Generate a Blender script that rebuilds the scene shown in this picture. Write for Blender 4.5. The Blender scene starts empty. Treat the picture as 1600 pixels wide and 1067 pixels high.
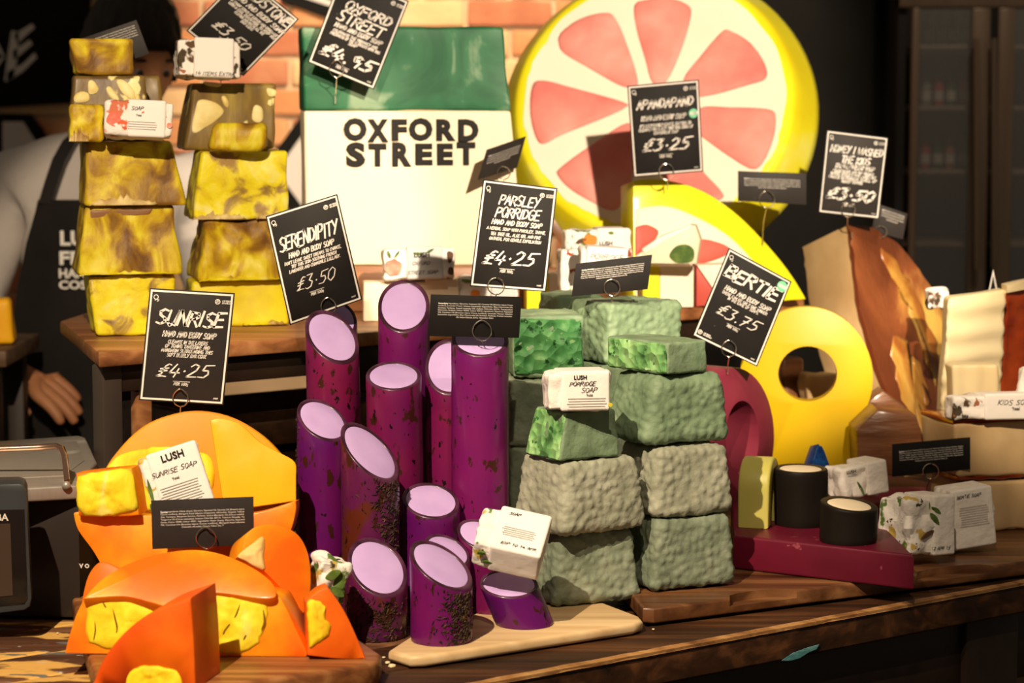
import bpy, bmesh, math, random
from mathutils import Vector, Matrix, noise
random.seed(7)
# ---------------------------------------------------------------- camera, world, lights, exposure
F = 3778.0; H = 0.70; PIT = math.radians(6.1); CP, SP = math.cos(PIT), math.sin(PIT)
FLOOR = -0.80          # the table top is z = 0, the shop floor 0.8 m below it
sc = bpy.context.scene; C = sc.collection
sc.view_settings.view_transform = 'Standard'; sc.view_settings.look = 'None'
sc.view_settings.gamma = 1.0; sc.view_settings.use_curve_mapping = False
sc.view_settings.exposure = 0.0
cam_d = bpy.data.cameras.new('camera'); cam = bpy.data.objects.new('camera', cam_d); C.objects.link(cam)
cam_d.lens = 85.0; cam_d.sensor_width = 36.0; cam_d.clip_start = 0.05; cam_d.clip_end = 60
cam.location = (0, 0, H); cam.rotation_euler = (math.pi/2 - PIT, 0, 0)
cam_d.dof.use_dof = True; cam_d.dof.focus_distance = 3.2; cam_d.dof.aperture_fstop = 5.6
sc.camera = cam
w = bpy.data.worlds.new('world'); sc.world = w; w.use_nodes = True
w.node_tree.nodes['Background'].inputs[0].default_value = (1.0, 0.80, 0.58, 1)
w.node_tree.nodes['Background'].inputs[1].default_value = 0.13
def spot(name, loc, target, energy, ang, size, col=(1, .80, .56), blend=.35):
    l = bpy.data.lights.new(name, 'SPOT'); l.energy = energy; l.spot_size = math.radians(ang)
    l.shadow_soft_size = size; l.color = col; l.spot_blend = blend
    o = bpy.data.objects.new(name, l); C.objects.link(o); o.location = loc
    o.rotation_euler = (Vector(target) - Vector(loc)).to_track_quat('-Z', 'Y').to_euler()
    return o
spot('spot_table_left', (-.85, .9, 2.35), (-.20, 3.05, .12), 640, 24, .020)
spot('spot_table_right', (.10, 1.2, 2.4), (.48, 3.40, .1), 130, 24, .022)
spot('spot_shelf_right', (.70, .9, 1.50), (.20, 4.20, .62), 800, 24, .022, col=(1, .82, .60))
spot('spot_shelf_left', (-.35, .8, 1.65), (-.52, 3.70, .58), 430, 15, .022)
spot('spot_honey', (.30, 1.6, 2.0), (.92, 4.0, .25), 300, 16, .022)
spot('fridge_fill', (1.2, 4.6, 2.2), (1.35, 6.1, .55), 50, 45, .05)  # added fill light without a real fixture, lifts the dark fridge
spot('spot_wall', (-.1, 4.7, 2.2), (-.02, 6.25, .90), 400, 50, .03)

# ---------------------------------------------------------------- pixel <-> world helpers
def hh(v, Y):
    w_ = (v - 533.5) / F
    return Y * (SP + w_*CP) / (CP - w_*SP)
def P(u, v, Y):
    h = hh(v, Y); d = Y*CP + h*SP
    return Vector(((u-800)/F*d, Y, H-h))
def G(u, v, z=0.0):
    w_ = (v - 533.5) / F
    Y = (H-z) * (CP - w_*SP) / (SP + w_*CP)
    return P(u, v, Y)
def XU(u, Y, z):
    return (u-800)/F*(Y*CP + (H-z)*SP)
def ray(u, v):
    return Vector(((u-800)/F, CP + (533.5-v)/F*SP, -SP + (533.5-v)/F*CP))
CAM = Vector((0, 0, H))
def RP(u, v, p0, n):
    d = ray(u, v); t = (p0-CAM).dot(n) / d.dot(n)
    return CAM + d*t
def dirn(yaw, tilt=0.0):
    """outward normal of a face turned by yaw (deg, + = faces right... left side shows) and leaning back by tilt (deg)"""
    y = math.radians(yaw); t = math.radians(tilt)
    return Vector((math.sin(y)*math.cos(t), -math.cos(y)*math.cos(t), math.sin(t)))

# ---------------------------------------------------------------- materials
MC = {}
def nd(nt, t, **kw):
    n = nt.nodes.new(t)
    for k, v in kw.items(): setattr(n, k, v)
    return n
def ramp(nt, fac, stops, interp='LINEAR'):
    r = nd(nt, 'ShaderNodeValToRGB'); cr = r.color_ramp; cr.interpolation = interp
    while len(cr.elements) < len(stops): cr.elements.new(0.5)
    for e, (p, c) in zip(cr.elements, stops):
        e.position = p; e.color = (c[0], c[1], c[2], 1)
    nt.links.new(fac, r.inputs[0]); return r.outputs[0]
def mixc(nt, fac, a, b):
    m = nd(nt, 'ShaderNodeMix', data_type='RGBA')
    if isinstance(fac, (int, float)): m.inputs[0].default_value = fac
    else: nt.links.new(fac, m.inputs[0])
    for i, x in ((6, a), (7, b)):
        if isinstance(x, tuple): m.inputs[i].default_value = (x[0], x[1], x[2], 1)
        else: nt.links.new(x, m.inputs[i])
    return m.outputs[2]
def mat(name, stops, scale=10, stretch=(1, 1, 1), detail=4, rough=.5, bump=0, bscale=60, btype='noise', sss=0, sssr=(.01, .006, .003),
        spots=None, metal=0, coat=0, spec=.28, dist=0.0, rot=(0, 0, 0), emit=None, alpha=None, bdist=.002, trans=0):
    if name in MC: return MC[name]
    m = bpy.data.materials.new(name); m.use_nodes = True; nt = m.node_tree; b = nt.nodes['Principled BSDF']
    MC[name] = m
    b.inputs['Roughness'].default_value = rough; b.inputs['Metallic'].default_value = metal
    b.inputs['Specular IOR Level'].default_value = spec
    b.inputs['Coat Weight'].default_value = coat; b.inputs['Coat Roughness'].default_value = .15
    if trans: b.inputs['Transmission Weight'].default_value = trans
    if sss:
        b.inputs['Subsurface Weight'].default_value = sss; b.inputs['Subsurface Radius'].default_value = sssr
        b.inputs['Subsurface Scale'].default_value = 1.0
    if isinstance(stops, tuple):
        stops = [(0, stops), (1, stops)]
    tc = nd(nt, 'ShaderNodeTexCoord'); oi = nd(nt, 'ShaderNodeObjectInfo')
    mul = nd(nt, 'ShaderNodeMath', operation='MULTIPLY'); mul.inputs[1].default_value = 37.0; nt.links.new(oi.outputs['Random'], mul.inputs[0])
    add = nd(nt, 'ShaderNodeVectorMath', operation='ADD'); nt.links.new(tc.outputs['Object'], add.inputs[0]); nt.links.new(mul.outputs[0], add.inputs[1])
    mp = nd(nt, 'ShaderNodeMapping'); mp.inputs['Scale'].default_value = stretch; mp.inputs['Rotation'].default_value = rot
    nt.links.new(add.outputs[0], mp.inputs[0])
    nz = nd(nt, 'ShaderNodeTexNoise'); nz.inputs['Scale'].default_value = scale; nz.inputs['Detail'].default_value = detail
    nz.inputs['Distortion'].default_value = dist
    nt.links.new(mp.outputs[0], nz.inputs['Vector'])
    col = ramp(nt, nz.outputs[0], stops)
    if spots:
        for (sscale, lo, hi, scol, sstr) in spots:
            m2 = nd(nt, 'ShaderNodeMapping'); m2.inputs['Scale'].default_value = sstr; nt.links.new(add.outputs[0], m2.inputs[0])
            n2 = nd(nt, 'ShaderNodeTexNoise'); n2.inputs['Scale'].default_value = sscale; n2.inputs['Detail'].default_value = 6
            nt.links.new(m2.outputs[0], n2.inputs['Vector'])
            f = ramp(nt, n2.outputs[0], [(lo, (0, 0, 0)), (hi, (1, 1, 1))])
            col = mixc(nt, f, col, scol)
    nt.links.new(col, b.inputs['Base Color'])
    if emit:
        nt.links.new(col, b.inputs['Emission Color']); b.inputs['Emission Strength'].default_value = emit
    if alpha is not None: b.inputs['Alpha'].default_value = alpha
    if bump:
        bn = nd(nt, 'ShaderNodeBump'); bn.inputs['Strength'].default_value = bump; bn.inputs['Distance'].default_value = bdist
        if btype == 'voronoi':
            t = nd(nt, 'ShaderNodeTexVoronoi'); t.inputs['Scale'].default_value = bscale; o = t.outputs['Distance']
        else:
            t = nd(nt, 'ShaderNodeTexNoise'); t.inputs['Scale'].default_value = bscale; t.inputs['Detail'].default_value = 5; o = t.outputs[0]
        nt.links.new(mp.outputs[0], t.inputs['Vector']); nt.links.new(o, bn.inputs['Height']); nt.links.new(bn.outputs[0], b.inputs['Normal'])
    return m

# ---------------------------------------------------------------- mesh + object helpers
def mesh_from(name, verts, faces, m=None, smooth=None):
    me = bpy.data.meshes.new(name); me.from_pydata([tuple(v) for v in verts], [], faces); me.update()
    fix(me, m, smooth); return me
def fix(me, m=None, smooth=None):
    if m:
        me.materials.clear(); me.materials.append(m)
    if smooth is not None:
        me.shade_smooth()
        if smooth < 179: me.set_sharp_from_angle(angle=math.radians(smooth))
def from_bm(name, bm, m=None, smooth=None):
    me = bpy.data.meshes.new(name); bm.to_mesh(me); bm.free(); fix(me, m, smooth); return me
def ob(name, me, parent=None):
    o = bpy.data.objects.new(name, me); C.objects.link(o)
    if parent is not None: o.parent = parent
    return o
def recenter(me, base):
    me.transform(Matrix.Translation(-Vector(base)))
def thing(name, label, cat, parts, group=None, root_mesh=None, base=None, kind=None):
    """parts: list of (part name, world-space mesh, optional part label, optional [sub parts]); root_mesh makes the thing a mesh itself"""
    ms = ([root_mesh] if root_mesh else []) + [p[1] for p in parts]
    if base is None:
        pts = [v.co for me in ms for v in me.vertices]
        zs = min(p.z for p in pts); n = len(pts)
        base = Vector((sum(p.x for p in pts)/n, sum(p.y for p in pts)/n, zs))
    done = set()
    def rc(me):
        if me.name not in done: recenter(me, base); done.add(me.name)
    if root_mesh: rc(root_mesh)
    r = ob(name, root_mesh); r.location = base
    if label: r['label'] = label
    if cat: r['category'] = cat
    if group: r['group'] = group
    if kind: r['kind'] = kind
    for p in parts:
        rc(p[1]); c = ob(p[0], p[1], r)
        if len(p) > 2 and p[2]: c['label'] = p[2]
        if len(p) > 3:
            for s in p[3]:
                rc(s[1]); k = ob(s[0], s[1], c)
                if len(s) > 2 and s[2]: k['label'] = s[2]
    return r
def clampz(z, *ms, top=None):
    for me in ms:
        for v in me.vertices:
            if v.co.z < z: v.co.z = z+(z-v.co.z)*.001
            if top is not None and v.co.z > top: v.co.z = top
        me.update()
    return ms[0]
def join(meshes, name, m=None, smooth=None):
    V, Fc = [], []
    for me in meshes:
        o = len(V); V += [v.co.copy() for v in me.vertices]; Fc += [[i+o for i in p.vertices] for p in me.polygons]
    return mesh_from(name, V, Fc, m, smooth)

def axis_pts(L, r, n):
    r = min(r, L*.45)
    a = [0, r*.35, r*.7, r]; mid = [r + (L-2*r)*i/n for i in range(1, n)]
    return a + mid + [L-x for x in reversed(a)]
def rbox(c8, r=.006, n=(8, 8, 6), name='body', m=None, disp=None, smooth=60):
    """rounded, finely divided hexahedron. c8: bottom fl, fr, br, bl then top fl, fr, br, bl"""
    c8 = [Vector(c) for c in c8]
    dx = (c8[1]-c8[0]).length; dy = (c8[3]-c8[0]).length; dz = (c8[4]-c8[0]).length
    r = min(r, dx*.45, dy*.45, dz*.45)
    ax = axis_pts(dx, r, n[0]); ay = axis_pts(dy, r, n[1]); az = axis_pts(dz, r, n[2])
    idx = {}; V = []; Fc = []
    def tri(x, y, z):
        a, b, c = x/dx, y/dy, z/dz
        bt = (c8[0]*(1-a)+c8[1]*a)*(1-b) + (c8[3]*(1-a)+c8[2]*a)*b
        tp = (c8[4]*(1-a)+c8[5]*a)*(1-b) + (c8[7]*(1-a)+c8[6]*a)*b
        return bt*(1-c)+tp*c
    def vid(i, j, k):
        key = (i, j, k)
        if key in idx: return idx[key]
        p = Vector((ax[i], ay[j], az[k]))
        q = Vector((min(max(p.x, r), dx-r), min(max(p.y, r), dy-r), min(max(p.z, r), dz-r)))
        d = p-q
        if d.length > 1e-9: p = q + d.normalized()*r
        idx[key] = len(V); V.append(tri(*p)); return idx[key]
    I, J, K = len(ax)-1, len(ay)-1, len(az)-1
    for i in range(I):
        for j in range(J):
            Fc.append((vid(i, j, 0), vid(i, j+1, 0), vid(i+1, j+1, 0), vid(i+1, j, 0)))
            Fc.append((vid(i, j, K), vid(i+1, j, K), vid(i+1, j+1, K), vid(i, j+1, K)))
    for i in range(I):
        for k in range(K):
            Fc.append((vid(i, 0, k), vid(i+1, 0, k), vid(i+1, 0, k+1), vid(i, 0, k+1)))
            Fc.append((vid(i, J, k), vid(i, J, k+1), vid(i+1, J, k+1), vid(i+1, J, k)))
    for j in range(J):
        for k in range(K):
            Fc.append((vid(0, j, k), vid(0, j, k+1), vid(0, j+1, k+1), vid(0, j+1, k)))
            Fc.append((vid(I, j, k), vid(I, j+1, k), vid(I, j+1, k+1), vid(I, j, k+1)))
    me = mesh_from(name, V, Fc)
    if disp:
        N = [v.normal.copy() for v in me.vertices]
        for v, nn in zip(me.vertices, N): v.co = v.co + nn*disp(v.co, nn)
        me.update()
    fix(me, m, smooth); return me
def box(x0, x1, y0, y1, z0, z1, m, r=.003, name='body', R=None, o=None, n=(1, 1, 1)):
    c = [Vector(p) for p in ((x0, y0, z0), (x1, y0, z0), (x1, y1, z0), (x0, y1, z0), (x0, y0, z1), (x1, y0, z1), (x1, y1, z1), (x0, y1, z1))]
    if R is not None: c = [R @ p for p in c]
    if o is not None: c = [p + Vector(o) for p in c]
    bm = bmesh.new(); vs = [bm.verts.new(p) for p in c]
    for f in ((0, 3, 2, 1), (4, 5, 6, 7), (0, 1, 5, 4), (1, 2, 6, 5), (2, 3, 7, 6), (3, 0, 4, 7)): bm.faces.new([vs[i] for i in f])
    if r: bmesh.ops.bevel(bm, geom=bm.edges[:], offset=r, segments=2, affect='EDGES', clamp_overlap=True, profile=.5)
    return from_bm(name, bm, m, 35)
def prism(poly, off, m, bevel=.004, name='body', smooth=40, seg=2, scale=1.0):
    """poly: world points (front face), off: vector to the back face"""
    poly = [Vector(p) for p in poly]; c = sum(poly, Vector())/len(poly)
    bm = bmesh.new(); a = [bm.verts.new(p) for p in poly]; b = [bm.verts.new(c+(p-c)*scale+off) for p in poly]
    n = len(poly); bm.faces.new(a); bm.faces.new(list(reversed(b)))
    for i in range(n): bm.faces.new((a[(i+1) % n], a[i], b[i], b[(i+1) % n]))
    bmesh.ops.recalc_face_normals(bm, faces=bm.faces[:])
    if bevel:
        es = [e for e in bm.edges if (e.verts[0] in a) == (e.verts[1] in a)]
        bmesh.ops.bevel(bm, geom=es, offset=bevel, segments=seg, affect='EDGES', clamp_overlap=True, profile=.5)
    ng = [f for f in bm.faces if len(f.verts) > 4]; bmesh.ops.triangulate(bm, faces=ng)
    return from_bm(name, bm, m, smooth)
def curve_pts(pts, n=4, closed=True):
    """catmull-rom; a point given as (x, y, 's') stays a sharp corner"""
    out = []; N = len(pts)
    for i in range(N if closed else N-1):
        p0, p1, p2, p3 = pts[(i-1) % N] if closed or i > 0 else pts[i], pts[i], pts[(i+1) % N], pts[(i+2) % N] if closed or i+2 < N else pts[-1]
        if len(p1) > 2: p0 = p1
        if len(p2) > 2: p3 = p2
        for k in range(n):
            t = k/n
            out.append(tuple(.5*((2*p1[a]) + (-p0[a]+p2[a])*t + (2*p0[a]-5*p1[a]+4*p2[a]-p3[a])*t*t + (-p0[a]+3*p1[a]-3*p2[a]+p3[a])*t**3) for a in (0, 1)))
    if not closed: out.append(tuple(pts[-1][:2]))
    return out
def pslab(px, p0, n, t, m, bevel=.004, name='body', crv=4, scale=1.0, off=None, smooth=40):
    pts = curve_pts(px, crv) if crv else px
    w3 = [RP(p[0], p[1], p0, n) for p in pts]
    return prism(w3, off if off is not None else -n*t, m, bevel, name, scale=scale, smooth=smooth)
def relief(px, p0, n, h, m, name='inlay', rings=12, nz=0.0, ns=60, lift=0.0, crv=4, pw=3, smooth=180, jag=0.0):
    """pillow-shaped, lumpy inlay on the plane (p0, n), with its underside just inside the surface"""
    pts = curve_pts(px, crv) if crv else px
    if jag: pts = [(x+jag*noise.noise(Vector((x*.11, y*.11, 1))), y+jag*noise.noise(Vector((x*.11, y*.11, 7)))) for x, y in pts]
    w3 = [RP(p[0], p[1], p0, n) for p in pts]; c = sum(w3, Vector())/len(w3); N = len(w3)
    V = [c + n*(h+lift+nz*noise.noise(c*ns))]; Fc = []
    for k in range(1, rings+1):
        f = k/rings
        for p in w3:
            q = c+(p-c)*f
            V.append(q + n*(lift + h*(1-f**pw) + (nz*noise.noise(q*ns)+nz*.5*noise.noise(q*ns*2.7))*(1-f**6)))
    for p in w3: V.append(p - n*.0015)
    for i in range(N): Fc.append((0, 1+i, 1+(i+1) % N))
    for k in range(rings):
        a = 1+k*N; b = a+N
        for i in range(N): Fc.append((a+i, b+i, b+(i+1) % N, a+(i+1) % N))
    bm = bmesh.new(); vs = [bm.verts.new(v) for v in V]
    for f in Fc: bm.faces.new([vs[i] for i in f])
    bmesh.ops.recalc_face_normals(bm, faces=bm.faces[:])
    f0 = next(iter(vs[0].link_faces)); 
    if f0.normal.dot(n) < 0: bmesh.ops.reverse_faces(bm, faces=bm.faces[:])
    return from_bm(name, bm, m, smooth)
def tube(pts, r, m, name='wire', sides=8, closed=False):
    pts = [Vector(p) for p in pts]; N = len(pts); V = []; Fc = []
    prev = None
    for i, p in enumerate(pts):
        a = pts[i-1] if (i > 0 or closed) else p; b = pts[(i+1) % N] if (i < N-1 or closed) else p
        t = (b-a).normalized()
        if prev is None: u = t.orthogonal().normalized()
        else:
            u = prev - t*prev.dot(t); u = u.normalized() if u.length > 1e-6 else t.orthogonal().normalized()
        prev = u; w_ = t.cross(u)
        rr = r[i] if isinstance(r, (list, tuple)) else r
        for k in range(sides):
            an = 2*math.pi*k/sides; V.append(p+(u*math.cos(an)+w_*math.sin(an))*rr)
    for i in range(N if closed else N-1):
        for k in range(sides):
            j = (i+1) % N
            Fc.append((i*sides+k, i*sides+(k+1) % sides, j*sides+(k+1) % sides, j*sides+k))
    if not closed:
        Fc.append(tuple(reversed(range(sides)))); Fc.append(tuple((N-1)*sides+k for k in range(sides)))
    return mesh_from(name, V, Fc, m, 50)
# ---------------------------------------------------------------- lettering: typeset and brush strokes
TC = {}
def tmesh(s, ext=0.0, off=0.0, bev=0.0, res=3):
    key = (s, ext, off, bev)
    if key not in TC:
        cu = bpy.data.curves.new('t', 'FONT'); cu.body = s; cu.size = 1; cu.extrude = ext; cu.offset = off; cu.bevel_depth = bev; cu.resolution_u = res
        o = bpy.data.objects.new('t', cu); C.objects.link(o)
        bpy.context.view_layer.update(); dg = bpy.context.evaluated_depsgraph_get()
        me = bpy.data.meshes.new_from_object(o.evaluated_get(dg)); C.objects.unlink(o)
        V = [v.co.copy() for v in me.vertices]; Fc = [tuple(p.vertices) for p in me.polygons]
        bpy.data.objects.remove(o); bpy.data.meshes.remove(me)
        TC[key] = (V, Fc)
    return TC[key]
def typeset(s, cen, ex, ey, n, width=None, height=None, m=None, lift=.0006, ext=0, off=0.0, bev=0, name='lettering', depth=None):
    V, Fc = tmesh(s, ext, off, bev)
    x0 = min(v.x for v in V); x1 = max(v.x for v in V); y0 = min(v.y for v in V); y1 = max(v.y for v in V)
    if width is None: k = ky = height/(y1-y0)
    else: k = width/(x1-x0); ky = k if height is None else height/(y1-y0)
    ex = ex.normalized(); ey = ey.normalized(); n = n.normalized(); kz = (depth/(2*(ext+bev)) if depth else k)
    W = [cen + ex*((v.x-(x0+x1)/2)*k) + ey*((v.y-(y0+y1)/2)*ky) + n*(lift+v.z*kz) for v in V]
    return mesh_from(name, W, Fc, m)
SF = {
'A': [[(0, 0), (2.2, 6), (4, 0)], [(.8, 2.1), (3.6, 2.2)]], 'B': [[(.2, 0), (.2, 6)], [(0, 6), (3, 5.8), (3.4, 4.6), (2.6, 3.3), (.3, 3)], [(2.6, 3.2), (4, 2), (3.4, .4), (0, 0)]],
'C': [[(4, 5.2), (2.6, 6), (.8, 5), (0, 3), (.6, .8), (2.3, 0), (4, .8)]], 'D': [[(.3, 0), (.3, 6)], [(0, 6), (2.6, 5.6), (4, 3.4), (3, 1), (0, 0)]],
'E': [[(4, 6), (.4, 5.8), (0, 0), (4, .2)], [(.2, 3), (3.3, 3.2)]], 'F': [[(4, 6), (.4, 5.8), (0, 0)], [(.2, 3), (3.2, 3.2)]],
'G': [[(4, 5.2), (2.4, 6), (.6, 5), (0, 2.6), (1, .4), (2.8, 0), (3.8, 1.2), (3.8, 2.8), (2, 2.7)]], 'H': [[(0, 0), (.4, 6)], [(3.6, 0), (4, 6)], [(.2, 3), (3.8, 3.2)]],
'I': [[(.3, 0), (.7, 6)]], 'J': [[(3.4, 6), (3.2, 1), (1.6, 0), (.2, 1.2)]], 'K': [[(0, 0), (.4, 6)], [(3.8, 6), (.4, 2.9), (4, 0)]], 'L': [[(.4, 6), (0, 0), (3.8, .2)]],
'M': [[(0, 0), (.6, 6), (2.1, 2), (3.8, 6), (4.2, 0)]], 'N': [[(0, 0), (.5, 6), (3.4, 0), (4, 6)]], 'O': [[(2, 6), (.4, 4.8), (0, 2.6), (1.2, .2), (2.8, .2), (4, 3), (3.4, 5.2), (2, 6)]],
'P': [[(0, 0), (.4, 6)], [(.2, 6), (3.4, 5.6), (3.8, 4.2), (2.6, 3), (.2, 2.7)]], 'Q': [[(2, 6), (.2, 4.4), (.2, 1.6), (2, 0), (3.9, 1.8), (3.8, 4.6), (2, 6)], [(2.4, 1.6), (4.2, -.4)]],
'R': [[(0, 0), (.4, 6)], [(.2, 6), (3.3, 5.5), (3.6, 4.2), (2.4, 3.2), (.3, 2.9)], [(1.8, 3), (4, 0)]], 'S': [[(4, 5.4), (2.2, 6), (.6, 5), (1, 3.6), (3.4, 2.3), (3.6, .8), (2, 0), (0, .5)]],
'T': [[(2, 0), (2.1, 6)], [(0, 5.8), (4.2, 6)]], 'U': [[(.2, 6), (0, 1.4), (1.4, 0), (3, .8), (4, 6)], [(4, 6), (3.6, 0)]], 'V': [[(0, 6), (1.8, 0), (4, 6)]], 'W': [[(0, 6), (.8, 0), (2.1, 4), (3.3, 0), (4.4, 6)]],
'X': [[(0, 6), (4, 0)], [(4, 6), (0, 0)]], 'Y': [[(0, 6), (2, 3)], [(4, 6), (1, 0)]], 'Z': [[(0, 6), (4, 6), (0, 0), (4, 0)]],
'0': [[(2.2, 6), (.4, 4.4), (.2, 1.6), (1.8, 0), (3.6, 1.6), (3.8, 4.6), (2.2, 6)]], '1': [[(1, 4.8), (2.2, 6), (2, 0)]], '2': [[(.3, 4.8), (1.6, 6), (3.4, 5.2), (3, 3.2), (0, .2), (4, .4)]],
'3': [[(.4, 5.8), (3.4, 6), (1.8, 3.5), (3.6, 2.6), (3, .6), (1, 0), (0, .6)]], '4': [[(1.6, 6), (0, 2), (4, 2.1)], [(3, 4), (2.4, 0)]], '5': [[(4.6, 6), (1.2, 5.7), (.8, 3.4), (3, 3.4), (3.6, 1.8), (2.4, .2), (0, .3)]],
'7': [[(0, 5.8), (3.6, 6), (1.2, 0)], [(1, 3), (3.4, 3.2)]], '9': [[(3.6, 5), (2, 6), (.5, 4.8), (1.2, 3.2), (3.4, 4), (3.6, 5), (3.2, 0)]], '8': [[(2, 3.2), (.6, 4.6), (2, 6), (3.4, 4.8), (2, 3.2), (.2, 1.4), (2, 0), (3.8, 1.5), (2, 3.2)]],
'£': [[(4.2, 5.6), (3, 6), (2, 5), (1.6, 1.2), (.2, .2), (2.4, .4), (4, .2)], [(.4, 3.6), (3.6, 4.2)], [(.3, 2.4), (3.4, 3)]], '.': [[(.8, .3), (1.2, .6)]], '·': [[(.8, 2.6), (1.2, 3)]], ',': [[(1.2, .5), (.6, -.8)]],
'-': [[(.6, 2.9), (3, 3)]], "'": [[(1.2, 6), (1, 4.6)]], ' ': [],
'v': [[(0, 3.4), (1.4, 0), (3, 3.4)]], 'g': [[(3.4, 3.4), (1.4, 3.8), (.4, 2), (1.6, .6), (3.2, 1.6), (3.4, 3.4), (3, -1.4), (.8, -1.4)]]}
def strokes(s, cx, cy, wd, ht, th, mapf, n, slant=.25, taper=True, wob=.0, name='lettering', m=None, lift=.0007):
    """brush lettering: mapf(s, t) maps card fractions to world; th is the stroke width in metres"""
    V, Fc = [], []; adv = 4.75; tot = 0; pos = []
    for ch in s:
        pos.append(tot); tot += {' ': 3.2, 'I': 2.0, '.': 2.4, '·': 2.6, ',': 2.4, "'": 2.2, 'M': 5.6, 'W': 5.8}.get(ch, adv)
    tot -= 1
    rnd = random.Random(s)
    for ch, p0 in zip(s, pos):
        jy = rnd.uniform(-wob, wob)*6; js = 1+rnd.uniform(-wob, wob)
        for pl in SF.get(ch, SF['O']):
            pts = [mapf(cx + ((p0+x+(y-3)*slant)/tot-.5)*wd, cy - ((y*js+jy)/6-.5)*ht) for x, y in pl]
            K = len(pts)-1
            for i in range(K):
                a, b = pts[i], pts[i+1]; d = (b-a)
                if d.length < 1e-7: continue
                d.normalize(); sd = n.cross(d)
                wa = th*(.62+.5*math.sin(math.pi*(i+.35)/(K+.7))) if taper else th
                wb = th*(.62+.5*math.sin(math.pi*(i+1.35)/(K+.7))) if taper else th
                o = len(V); e = th*.22; l = n*lift
                V += [a-d*e-sd*wa/2+l, b+d*e-sd*wb/2+l, b+d*e+sd*wb/2+l, a-d*e+sd*wa/2+l]
                Fc.append((o, o+1, o+2, o+3))
    return mesh_from(name, V, Fc, m)
def bilin(c):
    def f(s, t): return (c[0]*(1-s)+c[1]*s)*(1-t) + (c[3]*(1-s)+c[2]*s)*t
    return f
# ---------------------------------------------------------------- materials used in many places
def wood(name, dark, mid, light, rough=.5, sc_=9, st=(.25, 4, 4), spots=None, yaw=0, bump=.35, spec=.4):
    return mat(name, [(.25, dark), (.5, mid), (.75, light)], scale=sc_, stretch=st, detail=8, rough=rough, spec=spec, bump=bump, bscale=14, dist=.6, spots=spots, rot=(0, 0, math.radians(-yaw)))
TY = 37.4
E1 = Vector((math.cos(math.radians(TY)), math.sin(math.radians(TY)), 0)); E2 = Vector((-E1.y, E1.x, 0)); EZ = Vector((0, 0, 1))
TO = Vector((.259, 3.005, 0))
RT = Matrix.Rotation(math.radians(TY), 3, 'Z')
m_table = wood('worn_table_wood', (.008, .004, .002), (.040, .015, .006), (.13, .05, .017), rough=.5, yaw=TY, spec=.25)
m_table_p = wood('worn_painted_table_wood', (.025, .010, .006), (.09, .035, .016), (.26, .12, .05), rough=.55, yaw=TY,
    spots=[(7, .53, .57, (.62, .36, .09), (1, 2.6, 1)), (16, .60, .64, (.12, .13, .12), (1, 3, 1)), (30, .66, .69, (.50, .48, .40), (1, 2, 1))])
m_shelf = wood('shelf_wood', (.10, .035, .012), (.26, .10, .035), (.42, .20, .08), yaw=38, rough=.4)
m_walnut = wood('walnut_board', (.035, .012, .005), (.13, .05, .018), (.30, .14, .055), yaw=TY, rough=.35)
m_walnut_raw = wood('pale_walnut_wear', (.22, .11, .05), (.34, .19, .09), (.48, .30, .16), yaw=TY, rough=.5)
m_beech = wood('sunrise_board', (.10, .03, .010), (.24, .085, .025), (.42, .20, .07), yaw=-5, rough=.4, sc_=14)
m_maple = wood('maple_board', (.52, .33, .15), (.66, .46, .24), (.78, .60, .36), yaw=33, rough=.45, bump=.15)
m_dark = mat('dark_stained_wood', [(0, (.006, .003, .002)), (1, (.03, .015, .008))], scale=20, rough=.5)
m_crate = wood('crate_wood', (.03, .014, .007), (.10, .05, .022), (.20, .11, .05), rough=.6)
m_black = mat('matt_black', [(0, (.003, .0026, .0022)), (1, (.006, .005, .004))], rough=.7, spec=.12)
m_steel = mat('brushed_steel', [(0, (.26, .23, .20)), (1, (.40, .36, .32))], scale=30, stretch=(1, 12, 1), metal=.45, rough=.4, spots=[(14, .60, .72, (.55, .52, .47), (1, 1, 1))])
m_wire = mat('steel_wire', (.75, .66, .55), metal=1, rough=.18)
m_white = mat('white_print', (.82, .78, .72), rough=.6)
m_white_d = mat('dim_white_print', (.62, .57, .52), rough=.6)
m_ink = mat('black_ink', (.012, .010, .010), rough=.5)
m_grey_ink = mat('grey_ink', (.30, .28, .28), rough=.6)
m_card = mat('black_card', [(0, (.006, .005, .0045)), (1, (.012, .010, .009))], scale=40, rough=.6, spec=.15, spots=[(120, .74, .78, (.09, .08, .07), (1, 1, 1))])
m_card_lit = mat('lit_black_card', [(0, (.020, .016, .015)), (1, (.032, .026, .024))], scale=40, rough=.55, spec=.2, spots=[(120, .72, .77, (.12, .10, .09), (1, 1, 1))])  # lit copy of the card black: stronger light put into the base colour

# ---------------------------------------------------------------- floor, walls
fl = box(-4, 4, .3, 9, FLOOR-.05, FLOOR, mat('dark_floor', [(0, (.02, .012, .008)), (1, (.06, .035, .02))], scale=5, rough=.5), r=0, name='floor')
thing('floor', None, None, [], root_mesh=fl, base=(0, 3, FLOOR), kind='structure')
WY = 6.30
m_mortar = mat('mortar', [(0, (.42, .27, .15)), (1, (.60, .42, .26))], scale=14, rough=.9, bump=.5, bscale=90)
m_b = [mat('brick_orange', [(0, (.36, .13, .05)), (.5, (.52, .22, .09)), (1, (.62, .36, .18))], scale=9, rough=.85, bump=.6, bscale=60, bdist=.004),
       mat('brick_buff', [(0, (.46, .27, .12)), (.5, (.60, .38, .19)), (1, (.68, .50, .30))], scale=9, rough=.85, bump=.6, bscale=60, bdist=.004),
       mat('brick_red', [(0, (.26, .08, .04)), (.5, (.40, .14, .07)), (1, (.50, .26, .14))], scale=9, rough=.85, bump=.6, bscale=60, bdist=.004)]
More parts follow.
